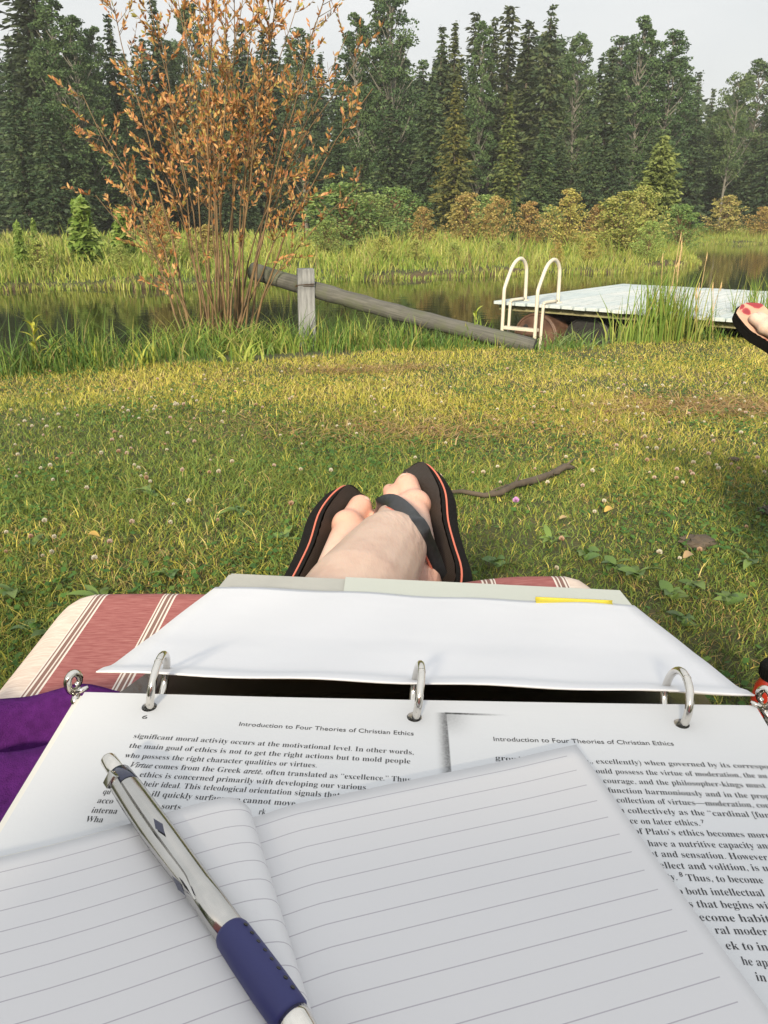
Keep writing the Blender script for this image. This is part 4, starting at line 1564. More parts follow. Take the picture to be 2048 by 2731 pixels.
def cushion_mat():
    m, t, b = new_mat('striped_cushion_cloth')
    tcn = t.nodes.new('ShaderNodeTexCoord')
    s = t.nodes.new('ShaderNodeSeparateXYZ')
    t.links.new(tcn.outputs['Object'], s.inputs[0])
    ax = math_n(t, 'ABSOLUTE', s.outputs[0])
    weave = noise(t, 60, 3, stretch=(1, 9, 1))
    red = ramp(t, weave, [(.35, (.25, .08, .078)), (.55, (.32, .12, .115)), (.75, (.37, .165, .15))])
    cream = ramp(t, weave, [(.35, (.55, .44, .38)), (.65, (.68, .59, .52))])
    brown, white = (.22, .13, .11), (.66, .60, .55)

    def stripes(x0, flip=False):
        r = t.nodes.new('ShaderNodeValToRGB')
        r.color_ramp.interpolation = 'CONSTANT'
        e = r.color_ramp.elements
        seq = [(0, white), (.14, brown), (.30, white), (.40, brown), (.66, white), (.80, brown), (.9, white)]
        while len(e) < len(seq): e.new(.5)
        for i, (p_, c_) in enumerate(seq):
            e[i].position = p_; e[i].color = c_ + (1,)
        t.links.new(math_n(t, 'DIVIDE', math_n(t, 'SUBTRACT', ax, x0), .0145), r.inputs[0])
        return r.outputs[0]
    def inside(lo, hi):
        return math_n(t, 'MULTIPLY', math_n(t, 'GREATER_THAN', ax, lo), math_n(t, 'LESS_THAN', ax, hi))
    c = mix(t, math_n(t, 'GREATER_THAN', ax, .2495), red, cream)
    c = mix(t, inside(.2425, .257), c, stripes(.2425))
    c = mix(t, inside(.166, .1805), c, stripes(.166))
    t.links.new(c, b.inputs['Base Color'])
    b.inputs['Roughness'].default_value = .85
    b.inputs['Specular IOR Level'].default_value = .2
    bump(t, b, noise(t, 500, 2, stretch=(1, 3, 1)), .25, .001)
    return m


def lounger():
    cx = (CUX0 + CUX1) / 2
    hw = (CUX1 - CUX0) / 2
    root = empty('sun_lounger', (cx, -.2, 0))
    tag(root, 'sun lounger frame carrying the striped red cushion', 'lounger')
    fm = simple('lounger_frame_metal', (.55, .54, .52), .4, .4)
    mb = MB()
    zr = CUZ - .085
    mb.tube([(CUX0 + .02, -.80, zr), (CUX0 + .02, .70, zr), (CUX0 + .06, .76, zr), (CUX1 - .06, .76, zr), (CUX1 - .02, .70, zr), (CUX1 - .02, -.80, zr)], .014, 8)
    mb.build('frame', fm, root, True)
    for x in (CUX0 + .02, CUX1 - .02):
        for y in (-.75, .55):
            mb = MB()
            mb.tube([(x, y, zr), (x, y, gz(x, y))], .013, 8)
            mb.build('leg', fm, root, True)
    mb = MB()
    for k in range(11):
        y = -.68 + k * .13
        mb.box((cx, y, zr + .008), (hw - .02, 0, 0), (0, .025, 0), (0, 0, .004))
    mb.build('webbing', M['barrel_dark'], root)
    # raised backrest with its own pad, behind the reader
    mb = MB()
    bdir = Vector((0, -.55, .80)).normalized()
    bn = Vector((0, .80, .55)).normalized()
    b0 = Vector((cx, -.30, CUZ + .01))
    mb.box(b0 + bdir * .42, (hw + .01, 0, 0), bdir * .43, bn * .03, .02)
    mb.build('back_pad', simple('dusty_red_pad', (.36, .13, .125), .85, var=.1), root)
    mb = MB()
    for sx in (-1, 1):
        a_ = Vector((cx + sx * (hw - .02), -.30, zr)) - bn * .05
        mb.tube([a_, a_ + bdir * .86], .013, 8)
    mb.tube([Vector((CUX0 + .02, -.30, zr)) - bn * .05 + bdir * .84, Vector((CUX1 - .02, -.30, zr)) - bn * .05 + bdir * .84], .013, 8)
    mb.build('back_frame', fm, root, True)
    # cushion: rounded plan, softly domed
    bm = bmesh.new()
    rows = []
    nU, nV = 40, 70
    L0, L1 = CUY0, CUY1
    def edge(t):         # 0..1 -> rounded shoulder
        t = min(max(t, 0), 1)
        return math.sqrt(max(0, 1 - (1 - t) ** 2))
    top, bot = {}, {}
    for j in range(nV + 1):
        for i in range(nU + 1):
            a, bb = -1 + 2 * i / nU, j / nV
            a = math.sin(a * math.pi / 2)
            bb = .5 - .5 * math.cos(math.pi * bb)
            y = L0 + (L1 - L0) * bb
            rc = .055
            dy = L1 - y
            half = hw if dy > rc else hw - rc + math.sqrt(max(0, rc * rc - (rc - dy) ** 2))
            x = a * half
            dx = half - abs(x)
            e = edge(dx / .035) * edge(dy / .04)
            th = .04 * e
            zz = CUZ - .04 + th + .004 * math.sin(y * 9 + x * 3) * e + (.024 * sstep(.02, .22, x) + .006 * sstep(.0, -.2, x)) * sstep(.3, .79, y)
            top[i, j] = bm.verts.new((x, y + .2, float(zz)))
            bot[i, j] = bm.verts.new((x, y + .2, CUZ - .042 - .03 * e - .0 * e))
    for j in range(nV):
        for i in range(nU):
            bm.faces.new((top[i, j], top[i + 1, j], top[i + 1, j + 1], top[i, j + 1]))
            bm.faces.new((bot[i, j], bot[i, j + 1], bot[i + 1, j + 1], bot[i + 1, j]))
    bmesh.ops.remove_doubles(bm, verts=bm.verts, dist=.0025)
    me = bpy.data.meshes.new('lounger_cushion')
    bm.to_mesh(me); bm.free()
    o = link('lounger_cushion', me, cushion_mat(), smooth=True)
    o.location = (cx, -.2, 0)
    tag(o, 'faded red striped cushion with cream borders lying on the lounger', 'cushion')


lounger()

# purple fleece bunched at the reader's left hip
def fleece():
    rows = []
    for j in range(71):
        y = -.12 + .68 * j / 70
        r = []
        for i in range(61):
            x = -.50 + .44 * i / 60
            far = .508 + .006 * math.sin(x * 14) + .26 * (x + .33)
            yy = min(y, far)
            z = .612 + .014 * math.exp(-((yy - .475 - .2 * (x + .3)) / .022) ** 2) - .03 * math.exp(-((yy - .452 - .08 * (x + .3) - .012 * math.sin(x * 23)) / .011) ** 2)
            z += .012 * math.exp(-((yy - .425 - .08 * (x + .3)) / .02) ** 2) + .006 * math.sin(x * 31 + y * 18) + .01 * math.sin(x * 9 - y * 13) + .003 * math.sin(x * 80 + y * 40)
            z += .02 * math.exp(-((yy - .30 + .5 * (x + .3)) / .05) ** 2)
            z -= .05 * sstep(far - .035, far, y) + .04 * sstep(-.34, -.5, x) * 0
            z = float(z) - .20 * float(sstep(-.36, -.46, x))
            r.append((x, yy, z if y < far else max(.567, z - .0)))
        rows.append(r)
    mb = MB()
    mb.grid(rows)
    o = mb.build('purple_blanket', M['purple'], None, True)
    sm = o.modifiers.new('Solidify', 'SOLIDIFY'); sm.thickness = .004
    tag(o, 'bunched deep purple fleece lying on the cushion left of the binder', 'blanket')


fleece()

# ------------------------------------------------------------------ the reader's crossed legs
def capsule(mb, p0, r0, p1, r1, n=18):
    p0, p1 = Vector(p0), Vector(p1)
    d = p1 - p0
    L = d.length
    if L < 1e-6: d = Vector((0, 0, 1)); L = 1e-6
    a = d / L
    pts, rad = [], []
    for k in range(6):
        an = math.pi / 2 * (1 - k / 5)
        pts.append(p0 - a * (r0 * math.sin(an))); rad.append(max(r0 * math.cos(an), r0 * .02))
    for k in range(1, 6):
        pts.append(p0 + d * (k / 6)); rad.append(lerp(r0, r1, k / 6))
    for k in range(6):
        an = math.pi / 2 * k / 5
        pts.append(p1 + a * (r1 * math.sin(an))); rad.append(max(r1 * math.cos(an), r1 * .02))
    mb.tube(pts, rad, n)


def frame_of(tip, heel, phi):
    """long axis heel to tip; upper side turned by phi about it from facing the eye; w points right"""
    a = (tip - heel).normalized()
    c = (EYE - (tip + heel) / 2).normalized()
    n0 = (c - a * c.dot(a)).normalized()
    w0 = a.cross(n0)
    n = n0 * math.cos(phi) + w0 * math.sin(phi)
    return a, n.normalized(), a.cross(n).normalized()


def foot(mb, heel, fr, med, knee, hip, sc=1.0, shin_r=(.037, .05), fat=1.0):
    a, n, w = fr
    def Lp(l, s, u):
        return heel + (a * l + w * (s * med) + n * u) * sc
    def cap(q0, r0, q1, r1):
        capsule(mb, Lp(*q0), r0 * sc, Lp(*q1), r1 * sc)
    cap((.030, 0, .032), .030, (.042, 0, .062), .029)
    cap((.035, -.008, .027), .026, (.135, -.022, .021), .020)
    cap((.040, .006, .040), .028, (.165, .022, .025), .022)
    cap((.050, 0, .094), .034, (.112, .005, .058), .030)
    cap((.112, .005, .058), .030, (.166, .003, .030), .022)
    cap((.112, -.012, .044), .024, (.158, -.020, .026), .019)
    cap((.168, .026, .023), .0225, (.158, -.030, .018), .018)
    for q0, r0, q1, r1 in (((.172, .025, .022), .0175, (.198, .0250, .022), .0165), ((.198, .0250, .022), .0165, (.214, .0245, .021), .0170),
                           ((.172, .007, .021), .0125, (.204, .002, .026), .0105), ((.204, .002, .026), .0105, (.224, -.001, .018), .0105),
                           ((.168, -.008, .020), .011, (.193, -.0095, .023), .0088), ((.193, -.0095, .023), .0088, (.210, -.010, .014), .0084),
                           ((.162, -.021, .018), .0105, (.184, -.024, .021), .0084), ((.184, -.024, .021), .0084, (.199, -.025, .013), .0080),
                           ((.154, -.033, .016), .0100, (.172, -.037, .018), .0082), ((.172, -.037, .018), .0082, (.185, -.038, .012), .0078)):
        cap(q0, r0, q1, r1)
    cap((.048, -.026, .086), .016, (.048, -.030, .084), .013)
    cap((.056, .026, .092), .016, (.056, .030, .092), .013)
    cap((.016, 0, .040), .020, (.022, 0, .12), .021)
    ank = Lp(.040, 0, .100)
    knee, hip = Vector(knee), Vector(hip)
    capsule(mb, Lp(.050, 0, .088), .036 * sc, ank, shin_r[0])
    calf = ank.lerp(knee, .62) + Vector((0, 0, -.02))
    capsule(mb, ank, shin_r[0], ank.lerp(knee, .3), .041 * fat)
    capsule(mb, ank.lerp(knee, .3), .041 * fat, calf, .050 * fat)
    capsule(mb, calf, .050 * fat, knee, .052)
    capsule(mb, knee, .054, hip, .078)
    return Lp


def face_smooth(me, n=2):
    pass


# front (crossing) left foot and its sandal frame
S1_TIP, S1_HEEL = P(1083, 1276, 1.09), P(1185, 1612, .875)
FR1 = frame_of(S1_TIP, S1_HEEL, -math.radians(34))
S2_TIP, S2_HEEL = P(962, 1338, 1.10), P(785, 1680, .90)
FR2 = frame_of(S2_TIP, S2_HEEL, math.radians(36))
F1_HEEL, F1_TIP = P(1160, 1655, .90), P(1060, 1338, 1.06)
F1 = frame_of(F1_TIP, F1_HEEL, -math.radians(14))
F2_HEEL, F2_TIP = P(790, 1690, .92), P(950, 1425, 1.06)
F2 = frame_of(F2_TIP, F2_HEEL, math.radians(22))


def person():
    mb = MB()
    LP1 = foot(mb, F1_HEEL, F1, 1, (-.105, .36, .612), (-.13, -.12, .655), shin_r=(.043, .05), fat=1.28)
    LP2 = foot(mb, F2_HEEL, F2, -1, (.12, .36, .60), (.10, -.12, .655))
    capsule(mb, (-.12, -.12, .665), .10, (.09, -.12, .665), .10)
    tmp = bpy.data.objects.new('tmp', mb.mesh('tmp'))
    COL.objects.link(tmp)
    rm = tmp.modifiers.new('r', 'REMESH'); rm.mode = 'VOXEL'; rm.voxel_size = .0032
    sm = tmp.modifiers.new('s', 'SMOOTH'); sm.factor = .5; sm.iterations = 7
    dg = bpy.context.evaluated_depsgraph_get()
    me = bpy.data.meshes.new_from_object(tmp.evaluated_get(dg))
    me.name = 'person'
    bpy.data.objects.remove(tmp)
    me.materials.clear()
    co = np.empty(len(me.vertices) * 3, np.float32)
    me.vertices.foreach_get('co', co)
    co = co.reshape(-1, 3)
    rosy = np.zeros(len(co))
    for LP in (LP1, LP2):
        for q, r in (((.21, .026, .02), .035), ((.20, -.01, .02), .05), ((.03, 0, .03), .05), ((.165, .03, .02), .04)):
            c = np.array(LP(*q))
            rosy = np.maximum(rosy, np.exp(-(np.linalg.norm(co - c, axis=1) / r) ** 2))
    crease = np.zeros(len(co))
    for q, r in (((.035, .025, .075), .05), ((.07, .02, .08), .03)):
        crease = np.maximum(crease, np.exp(-(np.linalg.norm(co - np.array(LP1(*q)), axis=1) / r) ** 2))
    ac = me.attributes.new('Crease', 'FLOAT', 'POINT')
    ac.data.foreach_set('value', crease.astype(np.float32))
    at = me.attributes.new('Rosy', 'FLOAT', 'POINT')
    at.data.foreach_set('value', rosy.astype(np.float32))
    o = link('person', me, M['skin'], smooth=True)
    tag(o, 'person stretched out on the lounger with bare legs crossed at the ankles', 'person')
    bm = bmesh.new(); bm.from_mesh(me)
    tree = BVHTree.FromBMesh(bm); bm.free()
    # toenails
    def nail(LP, fr, med, l, s, u, ln, wd):
        a, n, w = fr
        mbn = MB()
        rows = []
        for i in range(6):
            r = []
            for j in range(7):
                t, q = i / 5 - .5, j / 6 - .5
                p = LP(l + t * ln, s + q * wd * (1 - .25 * abs(t)), u)
                h = tree.ray_cast(p + n * .02, -n)
                p = (h[0] if h[0] is not None else p) + n * (.0009 - .002 * abs(q))
                r.append(p)
            rows.append(r)
        mbn.grid(rows)
        mbn.build('toenail', M['nail'], o, True)
    nail(LP2, F2, -1, .222, .026, .03, .013, .014)
    nail(LP1, F1, 1, .222, .026, .03, .013, .014)
    for (l, s) in ((.219, .005), (.210, -.010), (.199, -.025), (.185, -.038)):
        nail(LP1, F1, 1, l + .003, s, .02, .006, .007)
    # dark shorts over hips and thighs
    mbs = MB()
    for hx, kx in ((-.13, -.10), (.10, .12)):
        capsule(mbs, (hx, -.12, .655), .108, (lerp(hx, kx, .42), .08, .646), .086)
    capsule(mbs, (-.12, -.14, .668), .108, (.09, -.14, .668), .108)
    tmp = bpy.data.objects.new('tmp', mbs.mesh('tmp'))
    COL.objects.link(tmp)
    rm = tmp.modifiers.new('r', 'REMESH'); rm.mode = 'VOXEL'; rm.voxel_size = .008
    dg = bpy.context.evaluated_depsgraph_get()
    ms = bpy.data.meshes.new_from_object(tmp.evaluated_get(dg))
    ms.name = 'shorts'
    ms.materials.clear()
    bpy.data.objects.remove(tmp)
    link('shorts', ms, M['purple'], o, True)
    return tree, LP1, LP2


SKIN, LP1, LP2 = person()


# ------------------------------------------------------------------ flip flops
def outline(L, flip):
    """flip-flop outline: list of (l, s) anticlockwise; s scaled; flip mirrors left and right"""
    pts = []
    ctrl = [(0, .0), (.01, .019), (.035, .031), (.08, .033), (.125, .036), (.17, .0455), (.205, .0465), (.232, .043), (.248, .036), (.2572, .022), (.2595, .0)]
    inner = [(.2595, .0), (.2572, -.021), (.248, -.0345), (.232, -.041), (.205, -.044), (.17, -.0425), (.125, -.031), (.08, -.029), (.035, -.029), (.01, -.018), (0, 0)]
    def sm(c):
        out = []
        for i in range(len(c) - 1):
            p0, p1, p2, p3 = c[max(0, i - 1)], c[i], c[i + 1], c[min(len(c) - 1, i + 2)]
            for k in range(4):
                t = k / 4
                out.append(tuple(.5 * (2 * p1[j] + (p2[j] - p0[j]) * t + (2 * p0[j] - 5 * p1[j] + 4 * p2[j] - p3[j]) * t * t + (-p0[j] + 3 * p1[j] - 3 * p2[j] + p3[j]) * t ** 3) for j in (0, 1)))
        return out
    pts = sm(ctrl) + sm(inner)
    k = L / .2595
    return [(l * k, s * k * (-1 if flip else 1)) for l, s in pts]


def flip_flop(name, label, tip, heel, fr, flip, mats, group=None):
    a, n, w = fr
    L = (tip - heel).length
    root = empty(name, heel)
    tag(root, label, 'flip flop', group)
    out = outline(L, flip)

    def pt(l, s, u):
        spring = .010 * float(sstep(.6, 1.0, l / L)) ** 1.5
        return heel + a * l + w * s + n * (u + spring)
    k = len(out)
    levels = [(-.027, .985), (-.025, 1.0), (-.012, 1.0), (-.0095, .992), (-.0065, .992), (-.0045, 1.0), (-.001, 1.0), (.0, .985), (-.001, .95), (-.0075, .93)]
    mb = MB()
    cl = (L * .5, 0)
    V = []
    for u, s in levels:
        V += [pt(cl[0] + (l - cl[0]) * s, q * s, u) for l, q in out]
    F = []
    for i in range(len(levels) - 1):
        for j in range(k):
            F.append((i * k + j, i * k + (j + 1) % k, (i + 1) * k + (j + 1) % k, (i + 1) * k + j))
    F.append(tuple(range(k - 1, -1, -1)))
    F.append(tuple((len(levels) - 1) * k + j for j in range(k)))
    mb.add(V, F)
    mb.build('sole', mats['sole'], root)
    if mats.get('piping'):
        mb = MB()
        mb.tube([pt(l * 1.0, q * 1.0, -.008) for l, q in out], .0014, 6, closed=True)
        mb.build('piping', mats['piping'], root, True)
    # insole sheet
    rows, uvs = [], []
    for i in range(41):
        t = i / 40
        l = L * (.004 + .992 * t)
        ss = [q for (ll, q) in out]
        # width at l on both sides
        hi = max((s for (l0, s), (l1, _) in zip(out, out[1:] + out[:1]) if abs(l0 - l) < L * .03), default=0)
        lo = min((s for (l0, s), (l1, _) in zip(out, out[1:] + out[:1]) if abs(l0 - l) < L * .03), default=0)
        e = min(1, (1 - abs(2 * t - 1)) * 6)
        rows.append([pt(l, lerp(lo, hi, j / 10) * .965 * min(1, .25 + e), .0012 + .0012 * (abs(j - 5) / 5) ** 4) for j in range(11)])
        uvs.append([(lerp(lo, hi, j / 10), l) for j in range(11)])
    me_b = MB()
    me_b.grid(rows)
    me = me_b.mesh('insole')
    uvl = me.uv_layers.new(name='UVMap')
    flat = [u for r in uvs for u in r]
    for lp in me.loops:
        uvl.data[lp.index].uv = flat[lp.vertex_index]
    link('insole', me, mats['insole'], root, True)
    return root, pt


BLK = {'sole': M['rubber'], 'piping': M['pink'], 'insole': M['insole']}
ff1, pt1 = flip_flop('flip_flop', 'black flip flop with coral piping and wide black strap on the right hand foot', S1_TIP, S1_HEEL, FR1, False, BLK, 'flip flops worn by the reader')
ff2, pt2 = flip_flop('flip_flop', 'black flip flop with coral piping on the left hand foot behind the crossed leg', S2_TIP, S2_HEEL, FR2, True, BLK, 'flip flops worn by the reader')


def strap(root, path, width, pipe_side=1):
    """a leather band laid over the foot: path of (point, outward normal)"""
    n = len(path)
    top, bot, pip = [], [], []
    for i, (p, nn) in enumerate(path):
        t = (path[min(i + 1, n - 1)][0] - path[max(i - 1, 0)][0]).normalized()
        b = t.cross(nn).normalized()
        wd = width * (0.75 + .35 * math.sin(math.pi * min(1, i / (n - 1) + .1)))
        row, row2 = [], []
        for j in range(7):
            q = j / 6 - .5
            row.append(p + b * (q * wd) + nn * (.0035 - .010 * q * q))
            row2.append(p + b * (q * wd) + nn * (.0003 - .010 * q * q))
        top.append(row); bot.append(row2)
        pip.append(p + b * (.5 * pipe_side * wd) + nn * .0012)
    mb = MB()
    rows = [r + s[::-1] + [r[0]] for r, s in zip(top, bot)]
    mb.grid(rows)
    mb.build('strap', M['strap'], root, True)
    mb = MB()
    mb.tube(pip[3:], .0015, 6)
    mb.build('strap_piping', M['pink'], root, True)


def skin_path(pxs, depth0, depth1, lift=.0015):
    out = []
    n = len(pxs)
    for i, (px, py) in enumerate(pxs):
        r = ray(px, py)
        h = SKIN.ray_cast(EYE, r.normalized())
        if h[0] is not None and (h[0] - EYE).length < 1.35:
            nn = h[1]
            if nn.dot(r) > 0: nn = -nn
            out.append([h[0] + nn * lift, nn])
        else:
            out.append([None, None])
    # fill the gaps between neighbours that lie on the foot
    for i in range(n):
        if out[i][0] is None:
            d = lerp(depth0, depth1, i / (n - 1))
            out[i] = [EYE + ray(*pxs[i]) * d, -ray(*pxs[i]).normalized()]
    # stretched leather bridges the hollows: distance along each sight line is smoothed but stays off the skin
    d0 = [(o[0] - EYE).length for o in out]
    d = list(d0)
    for _ in range(60):
        d = [d[0]] + [(d[i - 1] + d[i] + d[i + 1]) / 3 for i in range(1, n - 1)] + [d[-1]]
        d = [min(a_, b_) for a_, b_ in zip(d, d0)]
    for i in range(n):
        out[i][0] = EYE + ray(*pxs[i]).normalized() * (d[i] - .0025)
        out[i][1] = (out[i][1] * .3 - ray(*pxs[i]).normalized() * .7).normalized()
    for _ in range(8):
        nn = [o[1] for o in out]
        for i in range(1, n - 1):
            out[i][1] = (nn[i - 1] + nn[i] * 1.5 + nn[i + 1]).normalized()
    return out


def spline_px(c, m=5):
    out = []
    for i in range(len(c) - 1):
        p0, p1, p2, p3 = c[max(0, i - 1)], c[i], c[i + 1], c[min(len(c) - 1, i + 2)]
        for k in range(m):
            t = k / m
            out.append(tuple(.5 * (2 * p1[j] + (p2[j] - p0[j]) * t + (2 * p0[j] - 5 * p1[j] + 4 * p2[j] - p3[j]) * t * t + (-p0[j] + 3 * p1[j] - 3 * p2[j] + p3[j]) * t ** 3) for j in (0, 1)))
    return out + [c[-1]]


strap(ff1, skin_path(spline_px([(1000, 1366), (1014, 1346), (1045, 1338), (1085, 1366), (1116, 1405), (1138, 1446), (1157, 1487), (1174, 1528), (1190, 1570)]), .98, .92), .020, 1)

# second reader's printed flip flop, beyond the right edge of the picture
def floral_mat():
    m, t, b = new_mat('red_flower_print')
    v = t.nodes.new('ShaderNodeTexVoronoi')
    v.inputs['Scale'].default_value = 26
    t.links.new(t.nodes.new('ShaderNodeUVMap').outputs[0], v.inputs['Vector'])
    n1 = noise(t, 60, 3)
    f = math_n(t, 'ADD', v.outputs['Distance'], math_n(t, 'MULTIPLY', n1, .35))
    c = ramp(t, f, [(.46, (.20, .02, .03)), (.54, (.28, .04, .05)), (.57, (.38, .22, .16)), (.9, (.42, .28, .21))])
    t.links.new(c, b.inputs['Base Color'])
    b.inputs['Roughness'].default_value = .7
    return m


M['floral'] = floral_mat()
T_TIP, T_HEEL = P(1978, 820, 1.85), P(2170, 985, 1.72)
FR3 = frame_of(T_TIP, T_HEEL, math.radians(48))
ff3, pt3 = flip_flop('printed_flip_flop', 'flip flop with red flower print and black sole cut by the right picture edge', T_TIP, T_HEEL, FR3, False, {'sole': M['rubber'], 'insole': M['floral']})

# its wearer on a second lounger, just outside the picture
def neighbour():
    src = bpy.data.objects['sun_lounger']
    off = Vector((1.33, .97, 0))
    root = src.copy()
    COL.objects.link(root)
    root.location = src.location + off
    tag(root, 'second sun lounger beyond the right edge carrying the other reader', 'lounger')
    for ch in list(src.children):
        if ch.name.startswith('back_'): continue
        c = ch.copy()
        COL.objects.link(c)
        c.parent = root
        c.matrix_parent_inverse = ch.matrix_parent_inverse.copy()
    cu = bpy.data.objects['lounger_cushion'].copy()
    COL.objects.link(cu)
    cu.location = bpy.data.objects['lounger_cushion'].location + off
    tag(cu, 'striped cushion of the second lounger beyond the right edge', 'cushion')
    mb = MB()
    a, n, w = FR3
    h3 = T_HEEL + a * .008 + n * .001
    foot(mb, h3, FR3, -1, (1.24, 1.22, .655), (1.22, .72, .665), sc=.80, shin_r=(.033, .045))
    b = Vector((.26, -.02, -.01))
    foot(mb, h3 + b, frame_of(T_TIP + b, T_HEEL + b, math.radians(10)), 1, (1.40, 1.22, .645), (1.40, .72, .665), sc=.85, shin_r=(.034, .045))
    capsule(mb, (1.22, .70, .672), .10, (1.40, .70, .672), .10)
    tmp = bpy.data.objects.new('tmp', mb.mesh('tmp'))
    COL.objects.link(tmp)
    rm = tmp.modifiers.new('r', 'REMESH'); rm.mode = 'VOXEL'; rm.voxel_size = .0042
    sm = tmp.modifiers.new('s', 'SMOOTH'); sm.factor = .5; sm.iterations = 5
    me = bpy.data.meshes.new_from_object(tmp.evaluated_get(bpy.context.evaluated_depsgraph_get()))
    me.name = 'person'
    bpy.data.objects.remove(tmp)
    me.materials.clear()
    o = link('person', me, M['skin'], smooth=True)
    tag(o, 'second person with outstretched legs whose printed flip flop enters at the right edge', 'person')


neighbour()

# ------------------------------------------------------------------ binder, papers, notebook, pen
H1p, H2p, H3p = P(398, 1885, .3134 * 1.0042), P(1105, 1912, .3134), P(1818, 1930, .3134 * .9958)
BU = (H3p - H1p).normalized()
al = math.radians(24.6)
BW = -FW * math.cos(al) + DN * math.sin(al)
BW = (BW - BU * BW.dot(BU)).normalized()
BN = BU.cross(-BW)


def pg(u, w, h=0.0):
    """page millimetres to the place"""
    return H2p + BU * (u / 1000) + BW * (w / 1000) + BN * (h / 1000)


def to_pg(px, py, h=0.0):
    q = hit(px, py, H2p + BN * (h / 1000), BN) - H2p
    return q.dot(BU) * 1000, q.dot(BW) * 1000


HOLES = [to_pg(398, 1885), to_pg(1105, 1912), to_pg(1818, 1930)]


def holed_sheet(name, outer, z0, z1, mat, parent, hole_r=3.1, uv=True):
    """sheet (or block when z1 < z0) cut to an outline with three punched holes; millimetres on the page"""
    bm = bmesh.new()
    loops = [outer] + [[(hu + hole_r * math.cos(6.283 * k / 20), hw_ + hole_r * math.sin(6.283 * k / 20)) for k in range(20)] for hu, hw_ in HOLES]
    vmm = {}
    edges = []
    for lp in loops:
        vs = [bm.verts.new(pg(u, w, z0)) for u, w in lp]
        for v, q in zip(vs, lp): vmm[v] = q
        for i in range(len(vs)):
            edges.append(bm.edges.new((vs[i], vs[(i + 1) % len(vs)])))
    bmesh.ops.triangle_fill(bm, use_beauty=True, use_dissolve=False, edges=edges)
    for f in bm.faces:
        if f.normal.dot(BN) < 0: f.normal_flip()
    lay = bm.loops.layers.uv.new('UVMap')
    for f in bm.faces:
        for l in f.loops: l[lay].uv = vmm[l.vert]
    if z1 < z0:
        for lp in loops:
            n = len(lp)
            a = [bm.verts.new(pg(u, w, z0)) for u, w in lp]
            b = [bm.verts.new(pg(u, w, z1)) for u, w in lp]
            for i in range(n):
                bm.faces.new((a[i], a[(i + 1) % n], b[(i + 1) % n], b[i]))
    me = bpy.data.meshes.new(name)
    bm.to_mesh(me); bm.free()
    return link(name, me, mat, parent)


PAGE_OUT = [(-138.0, -9.2), (-60, -9.8), (0, -10.8), (70, -12.3), (143.5, -14.3), (141.5, 60), (140, 200), (-138.5, 200), (-138, 60)]


def papers():
    page = holed_sheet('printed_page', PAGE_OUT, 0, 0, M['print_paper'], None)
    tag(page, 'white copied book page with two columns of print in the open binder', 'page')
    st = empty('page_stack', pg(0, 90, -4))
    tag(st, 'thin stack of punched sheets lying under the printed page', 'paper')
    for k, (du, z0, z1) in enumerate([(0, -.4, -1.2), (-1.8, -1.6, -2.0), (-3.4, -3.0, -3.6), (-5.2, -5.0, -6.8)]):
        out = [(u + (du if u < 0 else -du * .25), w + .5 * k * (1 if w < 0 else 0)) for u, w in PAGE_OUT]
        holed_sheet('sheet', out, z0, z1, M['sheet'] if k else M['blank'], st, 3.3)
    return page


PAGE = papers()

# --- printed text: outlines of the letters laid on the page
BOLD, ITAL = {}, {}
for i in range(26):
    BOLD[chr(97 + i)] = chr(0x1D41A + i); BOLD[chr(65 + i)] = chr(0x1D400 + i)
    ITAL[chr(97 + i)] = chr(0x1D44E + i); ITAL[chr(65 + i)] = chr(0x1D434 + i)
ITAL['h'] = '\u210e'


def serif(s, italic_words=()):
    out = []
    for wd in s.split(' '):
        core = wd.strip(',.')
        tb = ITAL if core in italic_words else BOLD
        out.append(''.join(tb.get(c, c) for c in wd))
    return ' '.join(out)


TEXT_BITS = {'v': [], 'f': []}


def put_text(body, a_px, b_px, size, offset=0.0, lift=.12, thin=1.0):
    """set one line so that its baseline runs from a_px to b_px on the page; size in page millimetres"""
    cu = bpy.data.curves.new('line', 'FONT')
    cu.body = body
    cu.offset = offset
    cu.resolution_u = 3
    ob = bpy.data.objects.new('line', cu)
    COL.objects.link(ob)
    dg = bpy.context.evaluated_depsgraph_get()
    me = bpy.data.meshes.new_from_object(ob.evaluated_get(dg))
    n = len(me.vertices)
    co = np.empty(n * 3, np.float32)
    me.vertices.foreach_get('co', co)
    co = co.reshape(-1, 3)
    u0, w0 = to_pg(*a_px)
    u1, w1 = to_pg(*b_px)
    wid = co[:, 0].max() - co[:, 0].min()
    x = (co[:, 0] - co[:, 0].min()) / wid
    L = math.hypot(u1 - u0, w1 - w0)
    dx, dy = (u1 - u0) / L, (w1 - w0) / L
    yy = co[:, 1] * size
    # text down the page is +w; letter height goes to -w, square to the baseline
    U = u0 + x * L * dx + yy * dy
    Wm = w0 + x * L * dy - yy * dx
    b = len(TEXT_BITS['v'])
    TEXT_BITS['v'] += [pg(U[i], Wm[i], lift) for i in range(n)]
    TEXT_BITS['f'] += [[v + b for v in p.vertices] for p in me.polygons]
    bpy.data.objects.remove(ob)
    bpy.data.curves.remove(cu)
    bpy.data.meshes.remove(me)


